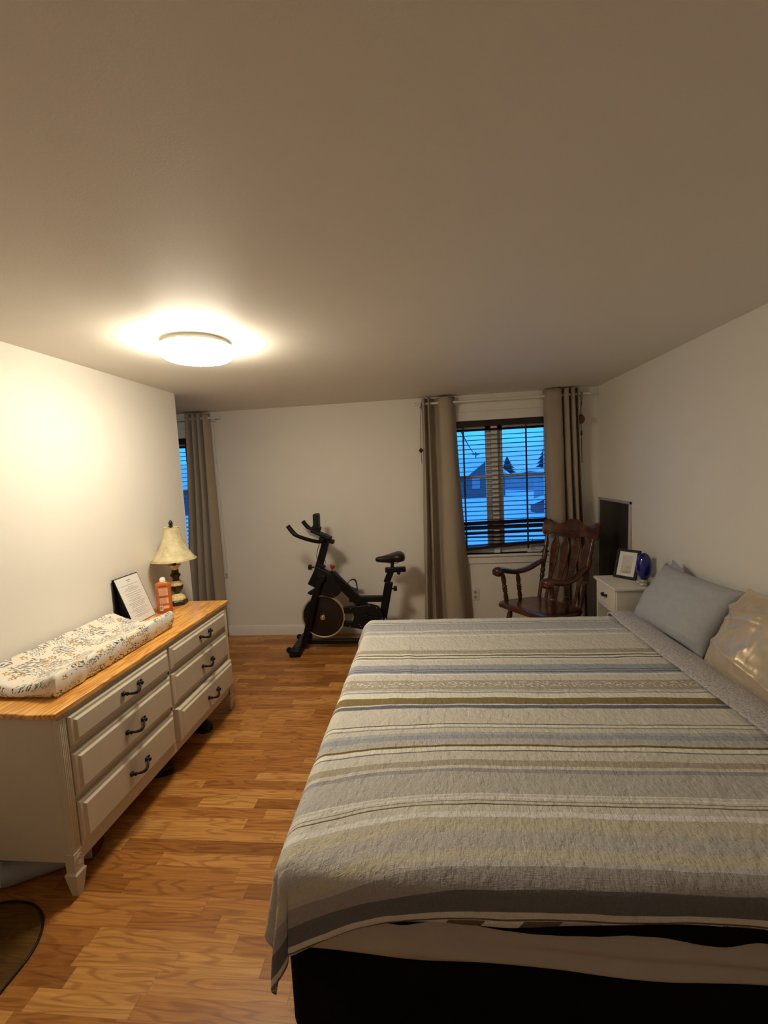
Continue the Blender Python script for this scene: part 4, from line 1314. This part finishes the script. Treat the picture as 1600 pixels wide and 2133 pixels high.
def rg2(i, xx):
    return [L(xx, NY0 + 0.034 + i, 0.622 + i), L(xx, NY1 - 0.034 - i, 0.622 + i), L(xx, NY1 - 0.034 - i, NZ - 0.024 - i), L(xx, NY0 + 0.034 + i, NZ - 0.024 - i)]
m.rings([rg2(0, NX0 + 0.03), rg2(0, NX0 + 0.010), rg2(0.004, NX0 + 0.006)])
d = m.build('drawer', M_STAND, root, 0.001)
m = MB()
yc, zc = (NY0 + NY1) / 2 , 0.70
m.tube(crom([L(NX0 + 0.006, yc - 0.03, zc), L(NX0 - 0.010, yc - 0.026, zc), L(NX0 - 0.013, yc, zc - 0.004), L(NX0 - 0.010, yc + 0.026, zc), L(NX0 + 0.006, yc + 0.03, zc)], 20), [(0.009, 0.006)] * 21, 8)
m.build('handle', M_IRON, d)

# framed photo
root = thing('photo_frame', 'black picture frame with white mat and grey photo on the nightstand', 'picture frame', (1.375, 3.255, 0.79), 0, rot=(0, 0, -0.92))
th = 0.32      # backward lean
def fp(x, z, d):
    """x across, z up the face, d depth behind the face"""
    return Vector((x, z * math.sin(th) + d * math.cos(th), z * math.cos(th) - d * math.sin(th) + 0.004))
def fbox(m, x0, z0, x1, z1, d0, d1):
    m.hexa([fp(x0, z0, d0), fp(x1, z0, d0), fp(x1, z0, d1), fp(x0, z0, d1), fp(x0, z1, d0), fp(x1, z1, d0), fp(x1, z1, d1), fp(x0, z1, d1)])
FW, FH, FB = 0.082, 0.212, 0.018
m = MB()
fbox(m, -FW, 0, FW, FB, 0, 0.018)
fbox(m, -FW, FH - FB, FW, FH, 0, 0.018)
fbox(m, -FW, FB, -FW + FB, FH - FB, 0, 0.018)
fbox(m, FW - FB, FB, FW, FH - FB, 0, 0.018)
m.build('frame', M_BLKPL, root, 0.002)
m = MB()
fbox(m, -FW + FB - 0.002, FB - 0.002, FW - FB + 0.002, FH - FB + 0.002, 0.007, 0.010)
mt = m.build('mat_board', M_PAPER, root)
m = MB()
fbox(m, -0.036, 0.040, 0.036, FH - 0.046, 0.0062, 0.0075)
m.build('photo', M_PHOTO, mt)
m = MB()
fbox(m, -FW + 0.005, 0.005, FW - 0.005, FH - 0.005, 0.012, 0.017)
m.build('backing', M_BLKPL, root)
m = MB()
m.hexa([fp(-0.03, 0.13, 0.017), fp(0.03, 0.13, 0.017), fp(0.03, 0.135, 0.017), fp(-0.03, 0.135, 0.017), Vector((-0.02, 0.085, 0.0)), Vector((0.02, 0.085, 0.0)), Vector((0.02, 0.088, 0.0)), Vector((-0.02, 0.088, 0.0))])
m.build('easel_leg', M_BLKPL, root)

# blue egg lamp
root = thing('egg_lamp', 'shiny cobalt blue egg on three silver feet on the nightstand', 'lamp', (1.435, 3.085, 0.79), 0.2)
m = MB()
prof = []
for k in range(25):
    a = PI * k / 24
    z = 0.093 * (1 - math.cos(a)) / 1.0
    r = 0.049 * math.sin(a) * (1 - 0.10 * math.cos(a) * -1 * -1)
    prof.append((0.033 + z, max(0.0005, r * (1.0 + 0.08 * math.cos(a)))))
m.lathe(prof, n=36)
m.build('egg', M_BLUE, root, smooth=80)
MB().lathe([(0.025, 0.020), (0.028, 0.034), (0.034, 0.037), (0.040, 0.036)], n=32).build('cup', M_SILVER, root)
for k in range(3):
    a = 2 * PI * k / 3 + 3.9
    m = MB()
    c, s = 0.034 * math.cos(a), 0.034 * math.sin(a)
    m.sphere((c * 1.05, s * 1.05, 0.013), (0.024, 0.024, 0.013), 18, 10)
    m.tube([(c, s, 0.018), (c * 0.5, s * 0.5, 0.032)], 0.007, 10)
    m.build('foot', M_SILVER, root)

# ------------------------------------------------------------------ bed
BX0, BX1, BY0, BY1 = -0.432, 1.585, 1.045, 2.935
root = thing('bed', 'wide bed on a black box base, its head against the right wall', 'bed', ((BX0 + BX1) / 2, (BY0 + BY1) / 2, 0))
P = Vector(root.location)
m = MB()
m.box(L(BX0 + 0.0, BY0 + 0.005, 0.10), L(BX1, BY1 - 0.01, 0.375))
m.build('box_base', M_BLKCL, root, 0.03, seg=4)
m = MB()
m.box(L(BX0 + 0.012, BY0 + 0.02, 0.0), L(BX1 - 0.02, BY1 - 0.02, 0.10))
m.build('plinth', M_BLKCL, root, 0.01)
m = MB()
m.box(L(BX0 + 0.01, BY0 + 0.01, 0.375), L(BX1, BY1 - 0.01, 0.60))
m.build('mattress', M_LINEN, root, 0.06, seg=6)

# sheet hanging over the near side, its edge sagging and wavy
def drape_path(Y0, r, zt, s, flare=0.08):
    """distance s past the mattress edge -> (outward, height)"""
    q = r * PI / 2
    if s <= 0:
        return (s, zt)
    if s < q:
        a = s / r
        return (r * math.sin(a), zt - r * (1 - math.cos(a)))
    e = s - q
    return (r + flare * e, zt - r - e)
root = thing('bed_sheet', 'pale grey fitted sheet sagging over the near side of the mattress', 'bed sheet', (0.6, BY0, 0.5))
P = Vector(root.location)
def fn(u, v):
    x = BX0 + 0.005 + (BX1 - BX0 - 0.01) * u
    top = 0.508 - 0.038 * u
    sag = 0.395 - 0.030 * math.sin(PI * min(1, u * 1.1)) + 0.004 * math.sin(u * 25)
    z = top + (sag - top) * v
    y = BY0 - 0.008 - 0.022 * math.sin(PI * v) * v * (0.6 + 0.4 * math.sin(u * 5 + 1)) - 0.006 * noise.noise(Vector((u * 7, v * 3, 0))) - 0.010 * math.sin(v * 14 - u * 10) * max(0, math.sin(PI * (u - 0.15) / 0.6)) * v
    return Vector((x, y, z)) - P
MB().grid(fn, 120, 20).build('sheet_side', M_SHEET, root, smooth=180, solid=0.004, fix=False)
def fn2(u, v):
    x = BX0 + 0.06 + (BX1 - BX0 - 0.08) * u
    y = BY0 + 0.05 + (BY1 - BY0 - 0.10) * v
    return Vector((x, y, 0.604 + 0.003 * noise.noise(Vector((x * 4, y * 4, 0))))) - P
MB().grid(fn2, 60, 60).build('sheet_top', M_SHEET, root, smooth=180, solid=0.003, fix=False)

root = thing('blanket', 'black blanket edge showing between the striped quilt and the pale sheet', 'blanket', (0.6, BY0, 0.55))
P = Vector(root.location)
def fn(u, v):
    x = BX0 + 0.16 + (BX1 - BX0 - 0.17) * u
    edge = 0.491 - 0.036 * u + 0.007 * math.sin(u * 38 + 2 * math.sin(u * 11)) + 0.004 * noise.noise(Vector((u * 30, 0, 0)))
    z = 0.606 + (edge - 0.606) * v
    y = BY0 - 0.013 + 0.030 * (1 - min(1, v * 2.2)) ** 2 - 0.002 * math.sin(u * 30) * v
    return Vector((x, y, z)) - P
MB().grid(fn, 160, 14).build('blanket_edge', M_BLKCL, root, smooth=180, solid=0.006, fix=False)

# striped quilt
QZ = 0.632
QX1 = 1.235              # where the quilt is folded back near the pillows
qx0, qy0, qy1 = BX0 + 0.035, BY0 + 0.012, BY1 - 0.015
OVN, OVF, OVT = 0.106, 0.24, 0.22      # overhang near, far, foot
root = thing('quilt', 'striped beige, grey and olive quilt spread over the bed, top edge folded back', 'quilt', (0.4, 2.0, QZ))
P = Vector(root.location)
RR = 0.045
def quilt_pt(cx, cy):
    """cx, cy: cloth position as if laid flat"""
    ix = min(max(cx, qx0), 9)
    iy = min(max(cy, qy0), qy1)
    dx, dy = cx - ix, cy - iy
    s = math.hypot(dx, dy)
    crown = 0.012 * math.sin(PI * min(1, max(0, (iy - qy0) / (qy1 - qy0)))) ** 0.5 
    z = QZ - 0.012 + crown
    rip = 0.0032 * noise.noise(Vector((cx * 5, cy * 9, 0))) + 0.0016 * noise.noise(Vector((cx * 16, cy * 30, 4)))
    rip += 0.006 * math.exp(-((cx + 0.18 + 0.05 * math.sin(cy * 5)) / 0.03) ** 2) * max(0, math.sin(cy * 3.1 + 1)) * 0.6
    if s < 1e-6:
        return Vector((ix, iy, z + rip))
    nx, ny = dx / s, dy / s
    corner = min(1.0, 4 * abs(nx * ny)) if (dx and dy) else 0.0
    o, h = drape_path(0, RR, 0, s, 0.10 + 0.02 * corner)
    wave = 0.0
    if s > 0.03:
        wave = 0.012 * noise.noise(Vector((cx * 4.5, cy * 4.5, 9))) * min(1, s / 0.12)
        if corner:
            wave += 0.02 * math.sin(math.atan2(-ny, -nx) * 7) * corner * min(1, s / 0.3)
    o += wave
    if dx < 0:
        o += 0.055 * math.exp(-((cy - qy1 + 0.02) / 0.11) ** 2) * min(1, s / 0.16)
    sag = 0.0
    return Vector((ix + nx * o, iy + ny * o, z + h + rip - sag))
NU, NV = 190, 250
u_a, u_b = qx0 - OVT, QX1
v_a, v_b = qy1 + OVF, qy0 - OVN
def cloth(u, v):
    cx = u_a + (u_b - u_a) * u
    # the near hem swings lower toward the foot-end corner
    ov = OVN + 0.007 * math.sin(cx * 5.2 + 0.6) + 0.005 * math.sin(cx * 11)
    cy = v_a + ((qy0 - ov) - v_a) * v
    return cx, cy
def skew(cx, v):
    t = min(1, max(0, (v - 0.45) / 0.55))
    return 0.175 * math.exp(-((cx - (qx0 - OVT)) / 0.36) ** 2) * t * t * (3 - 2 * t)
def fn(u, v):
    cx, cy = cloth(u, v)
    return quilt_pt(cx, cy - skew(cx, v)) - P
def uvf(u, v):
    cx, cy = cloth(u, v)
    return (cx, 2.946 - cy)
m = MB().grid(fn, NU, NV, uvf)
m.build('quilt_top', M_QUILT, root, smooth=180, solid=0.009, fix=False, solid_off=-1)
# folded-back band showing the reverse
def fold(u, v):
    # u across the band (0 at the free edge on the quilt), v along the bed width
    cy = (qy1 + 0.16) + ((qy0 - 0.10) - (qy1 + 0.16)) * v
    iy = min(max(cy, qy0), qy1)
    dy = cy - iy
    s = abs(dy)
    sk = -0.012 * math.sin(v * 5)
    x = 1.150 + sk + 0.175 * u + 0.006 * noise.noise(Vector((v * 9, 1, u)))
    puff = 0.016 * math.sin(PI * min(1, u * 0.9 + 0.12)) ** 0.7 + 0.004 * noise.noise(Vector((v * 14, u * 3, 5)))
    if u > 0.9:
        puff -= 0.02 * (u - 0.9) / 0.1
    z = QZ + 0.009 + puff
    o, h = (0, 0)
    if s > 0:
        o, h = drape_path(0, RR, 0, s, 0.08)
        o *= math.copysign(1, dy)
    return Vector((x, iy + o * 1.05, z + h)) - P
m = MB().grid(fold, 22, 160, lambda u, v: (0.175 * u, 2.2 * v))
m.build('folded_edge', M_QBACK, root, smooth=180, solid=0.008, fix=False)

# ------------------------------------------------------------------ pillows
def pillow(name, mat, parent, w, h, t, wr=0.006, seed=0, fold=0.0, n=60, ruck=None):
    m = MB()
    def pt(u, v, sgn):
        a, b = 2 * u - 1, 2 * v - 1
        ex = 1 - 0.055 * (1 - abs(b) ** 2.5) * (abs(a) ** 6)
        ey = 1 - 0.055 * (1 - abs(a) ** 2.5) * (abs(b) ** 6)
        th = t * (max(0, 1 - abs(a) ** 3.2) * max(0, 1 - abs(b) ** 3.2)) ** 0.55
        x = a * w / 2 * ex
        z = b * h / 2 * ey
        k = wr * noise.noise(Vector((a * 2.2 + seed, b * 2.2, sgn))) + wr * 0.5 * noise.noise(Vector((a * 6 + seed, b * 5, sgn)))
        if ruck:
            k += ruck(a, b)
        edge = min(1, (1 - max(abs(a), abs(b))) * 6)
        return Vector((x, -sgn * (th / 2 + k * edge), z + 0.004 * noise.noise(Vector((a * 5, b * 5, 2 + seed)))))
    m.grid(lambda u, v: pt(u, v, 1), n, n)
    m.grid(lambda u, v: pt(1 - u, v, -1), n, n)
    bmesh.ops.remove_doubles(m.bm, verts=m.bm.verts, dist=1e-4)
    return m.build(name, mat, parent, smooth=180)
def place(o, origin, xaxis, zaxis):
    """orient a thing by its local x and z directions"""
    x = Vector(xaxis).normalized()
    z = Vector(zaxis)
    z = (z - x * z.dot(x)).normalized()
    y = z.cross(x)
    M = Matrix((x, y, z)).transposed()
    o.rotation_euler = M.to_euler()
    o.location = origin
# pillow face normal is local -y
root = thing('pillow', 'slate blue pillow propped against the right wall', 'pillow')
place(root, (1.415, 2.60, 0.793), (0.06, -1, 0.0), (0.62, 0.0, 1.0))
pillow('pillow_body', M_SLATEP, root, 0.66, 0.39, 0.19, 0.010, 1.0, ruck=lambda a, b: 0.010 * math.exp(-((b + 0.72) / 0.06) ** 2) * max(0, a) + 0.008 * math.exp(-((b + 0.5 - 0.25 * a) / 0.04) ** 2) * max(0, a - 0.2))
m = MB()
m.grid(lambda u, v: Vector((-0.33 + 0.005 + 0.24 * u, -0.002 + 0.035 * math.sin(PI * v * 0.8) , 0.175 + 0.065 * v - 0.075 * v * u ** 1.5 - 0.012 * u)), 16, 10)
m.build('case_flap', M_SLATEP, root, smooth=180, solid=0.006)
root = thing('pillow', 'rumpled champagne satin pillow at the right edge of the bed', 'pillow')
place(root, (1.425, 1.895, 0.805), (0.03, -1, 0.0), (0.56, 0.0, 1.0))
def ridge(d, w_):
    return math.exp(-abs(d / w_) ** 1.5)
def sat_ruck(a, b):
    r = 0.022 * ridge(b - 0.52 - 0.14 * math.sin(a * 3.2), 0.09)
    r += 0.010 * ridge(b - 0.36 - 0.22 * a, 0.05) * max(0, 1 - abs(a + 0.5))
    for k, (p, q, w_) in enumerate(((-0.50, 0.55, 0.10), (-0.12, 0.1, 0.12), (0.22, -0.35, 0.09), (0.55, -0.1, 0.11))):
        r += 0.013 * ridge(a - p - q * b - 0.06 * math.sin(b * 5 + k), w_) * max(0, 0.95 - abs(b + 0.1))
    r += 0.016 * ridge(b + 0.60 + 0.25 * a, 0.09)
    r -= 0.012 * ridge(a + 0.74 - 0.1 * b, 0.06)
    return r
pillow('pillow_body', M_SATIN, root, 0.68, 0.43, 0.20, 0.015, 5.0, n=120, ruck=sat_ruck)
root = thing('pillow', 'dark slate pillow barely showing behind the satin pillow', 'pillow')
place(root, (1.56, 2.02, 0.795), (0.0, -1, 0.0), (0.10, 0.0, 1.0))
pillow('pillow_body', M_DKPIL, root, 0.50, 0.34, 0.05, 0.006, 9.0, n=40)

# ------------------------------------------------------------------ floor items
def rrect(x0, y0, x1, y1, r, n=14):
    out = []
    for cx, cy, a0 in ((x1 - r, y1 - r, 0), (x0 + r, y1 - r, PI / 2), (x0 + r, y0 + r, PI), (x1 - r, y0 + r, 1.5 * PI)):
        for k in range(n + 1):
            a = a0 + PI / 2 * k / n
            out.append((cx + r * math.cos(a), cy + r * math.sin(a)))
    return out
root = thing('floor_mat', 'smoky clear plastic floor mat with rounded corners in front of the dresser', 'floor mat', (-1.65, 1.0, 0))
pts = [(a + 1.65, b - 1.0) for a, b in rrect(-2.05 + 0.13, 0.35, -1.46, 1.46, 0.22)]
MB().prism(pts, 0.0005, 0.004, 'xy').build('sheet', M_MATPL, root)
m = MB()
m.tube([(a, b, 0.004) for a, b in pts + [pts[0]]], 0.0045, 8, cap=False)
m.build('rim', M_BLKPL, root)
root = thing('rolled_mat', 'grey rolled mat lying under the near end of the dresser', 'rolled mat', (-1.70, 1.60, 0.056))
MB().cyl((-0.12, -0.07, 0), (0.15, 0.09, 0), 0.055, 28).build('roll', M_GREYCL, root, 0.006)
m = MB()
m.tube([(-0.124 + 0.042 * math.cos(a) * 0.5, -0.073 - 0.042 * math.cos(a) * 0.85, 0.042 * math.sin(a)) for a in [2 * PI * i / 24 for i in range(25)]], 0.009, 8, cap=False)
m.build('ring', M_WHTPL, root)
root = thing('cloth_bag', 'dark red bag under the dresser behind its near leg', 'bag', (-1.56, 1.69, 0.0))
m = MB()
m.sphere((0, 0, 0.04), (0.04, 0.055, 0.04), 24, 14)
for v in m.bm.verts:
    v.co += Vector((0.012, 0.01, 0.006)) * noise.noise(v.co * 18)
    v.co.z = max(0, v.co.z)
m.build('bag_body', M_REDCL, root, smooth=180)
def shoe(label, loc, rz):
    root = thing('shoe', label, 'shoe', loc, rz, 'black shoes under the dresser')
    st = [(-0.13, 0.028, 0.05), (-0.115, 0.036, 0.085), (-0.06, 0.036, 0.09), (0.0, 0.037, 0.075), (0.06, 0.044, 0.055), (0.11, 0.042, 0.042), (0.14, 0.024, 0.03)]
    R = []
    for x, w_, h in st:
        R.append([Vector((x, w_ * math.cos(2 * PI * i / 18), 0.015 + h / 2 + h / 2 * math.sin(2 * PI * i / 18))) for i in range(18)])
    MB().rings(R).build('upper', M_SHOE, root, smooth=80)
    MB().prism([(x, w_ * 1.03) for x, w_, h in st] + [(x, -w_ * 1.03) for x, w_, h in reversed(st)], 0, 0.02, 'xy').build('sole', M_SHOE, root, 0.003)
shoe('black shoe under the dresser, the one nearer the camera', (-1.64, 2.20, 0), 0.35)
shoe('black shoe under the dresser, the one toward its far end', (-1.62, 2.66, 0), -0.2)

# ------------------------------------------------------------------ outdoors at dusk
GZ = -1.5
o = MB().grid(lambda u, v: Vector((-70 + 150 * u, 4.6 + 140 * v ** 1.6, GZ + 0.12 * noise.noise(Vector((u * 40, v * 34, 0))))), 60, 60).build('snowy_ground', M_SNOW, smooth=180)
struct(o)
def house(label, x, y, wd, dp, hh, rh, mat, rz=0.0):
    root = thing('house', label, 'house', (x, y, GZ), rz, None)
    MB().box((-wd / 2, -dp / 2, -1), (wd / 2, dp / 2, hh)).build('walls', mat, root)
    m = MB()
    ov = 0.4
    m.prism([(-wd / 2 - ov, hh - 0.15), (0, hh + rh), (wd / 2 + ov, hh - 0.15), (wd / 2 + ov, hh + 0.1), (0, hh + rh + 0.28), (-wd / 2 - ov, hh + 0.1)], -dp / 2 - ov, dp / 2 + ov)
    m.build('roof', M_SNOW, root)
    MB().prism([(-wd / 2, hh - 0.1), (wd / 2, hh - 0.1), (0, hh + rh)], -dp / 2, dp / 2).build('gable', mat, root)
    for k in (-0.25, 0.25):
        MB().box((k * wd - 0.5, -dp / 2 - 0.03, 0.9), (k * wd + 0.5, -dp / 2 + 0.02, 2.1)).build('window', M_HOUSEL, root)
house('dark house with snowy gable roof seen through the left half of the blinds', 4.6, 50, 5.2, 6, 2.2, 1.7, M_HOUSE, 0.55)
house('pale house with long snowy roof seen low through the right half of the blinds', 14.5, 60, 8.5, 6, 1.5, 0.9, M_HOUSEL, -0.5)
house('small reddish shed seen through the lower right of the blinds', 7.6, 30, 1.3, 1.2, 0.75, 0.25, M_PAVE, 0.1)
house('dark low house with snow-covered roof outside the far left window', -26.5, 44, 9, 8, 2.6, 2.0, M_HOUSE, -0.2)
def conifer(label, x, y, h, r, seed):
    root = thing('conifer', label, 'tree', (x, y, GZ))
    m = MB()
    rn = random.Random(seed)
    for k in range(9):
        t = k / 9
        m.lathe([(h * (0.12 + 0.86 * t), r * (1 - t) * 1.0 + 0.1), (h * (0.12 + 0.86 * t) + h * 0.17, 0.03)], (0, 0, 0), (0, 0, 1), 18, lobes=lambda hh, a, s=rn.random() * 9: 0.22 * math.sin(5 * a + s))
    m.build('foliage', M_TREE, root)
    MB().cyl((0, 0, -0.5), (0, 0, h * 0.2), 0.16).build('trunk', M_TWIG, root)
conifer('tall dark conifer seen through the right side of the blinds', 18.7, 72, 6.6, 1.9, 1)
conifer('broad dark conifer beside the tall one seen through the blinds', 21.0, 77, 5.2, 2.2, 2)
conifer('lower dark conifer seen just right of the window post', 14.2, 80, 4.6, 2.2, 3)
conifer('dark conifer outside the far left window', -26, 58, 9, 3, 4)
root = thing('utility_pole', 'thin utility pole above the snowy roofs beyond the left pane', 'utility pole', (6.6, 60, GZ))
MB().cyl((0, 0, 0), (0, 0, 5.2), 0.07, 8).build('pole', M_TWIG, root)
MB().box((-0.5, -0.04, 4.8), (0.5, 0.04, 4.9)).build('crossarm', M_TWIG, root)
def wire(label, a, b, sag):
    a, b = Vector(a), Vector(b)
    pts = [a + (b - a) * k / 20 - Vector((0, 0, sag * 4 * (k / 20) * (1 - k / 20))) for k in range(21)]
    tag(MB().tube(pts, 0.022, 6).build('power_line', M_TWIG), label, 'cable')
wire('upper dark overhead cable crossing the sky outside the window', (-8, 26, 4.9), (22, 34, 4.6), 0.6)
wire('dark overhead cable slanting down across the left pane', (0.45, 9, 2.95), (6.9, 59.5, 3.35), 0.5)
root = thing('snowy_bush', 'snow-dusted bare bush close outside the lower left pane', 'bush', (0.95, 7.6, GZ), 0)
m = MB()
rn = random.Random(5)
for k in range(70):
    a = rn.uniform(0, 2 * PI)
    r = rn.uniform(0.1, 0.75)
    hh = rn.uniform(0.9, 1.65)
    m.tube([(0.1 * math.cos(a), 0.1 * math.sin(a), -0.3), (r * 0.6 * math.cos(a), r * 0.6 * math.sin(a), hh * 0.6), (r * math.cos(a + 0.3), r * math.sin(a + 0.3), hh)], [0.012, 0.008, 0.003], 5)
m.build('twigs', M_TWIG, root)
m = MB()
for k in range(60):
    a = rn.uniform(0, 2 * PI)
    r = rn.uniform(0.05, 0.7)
    m.sphere((r * math.cos(a), r * math.sin(a), rn.uniform(0.8, 1.6)), (0.05, 0.05, 0.03), 8, 6)
m.build('snow_caps', M_SNOW, root)
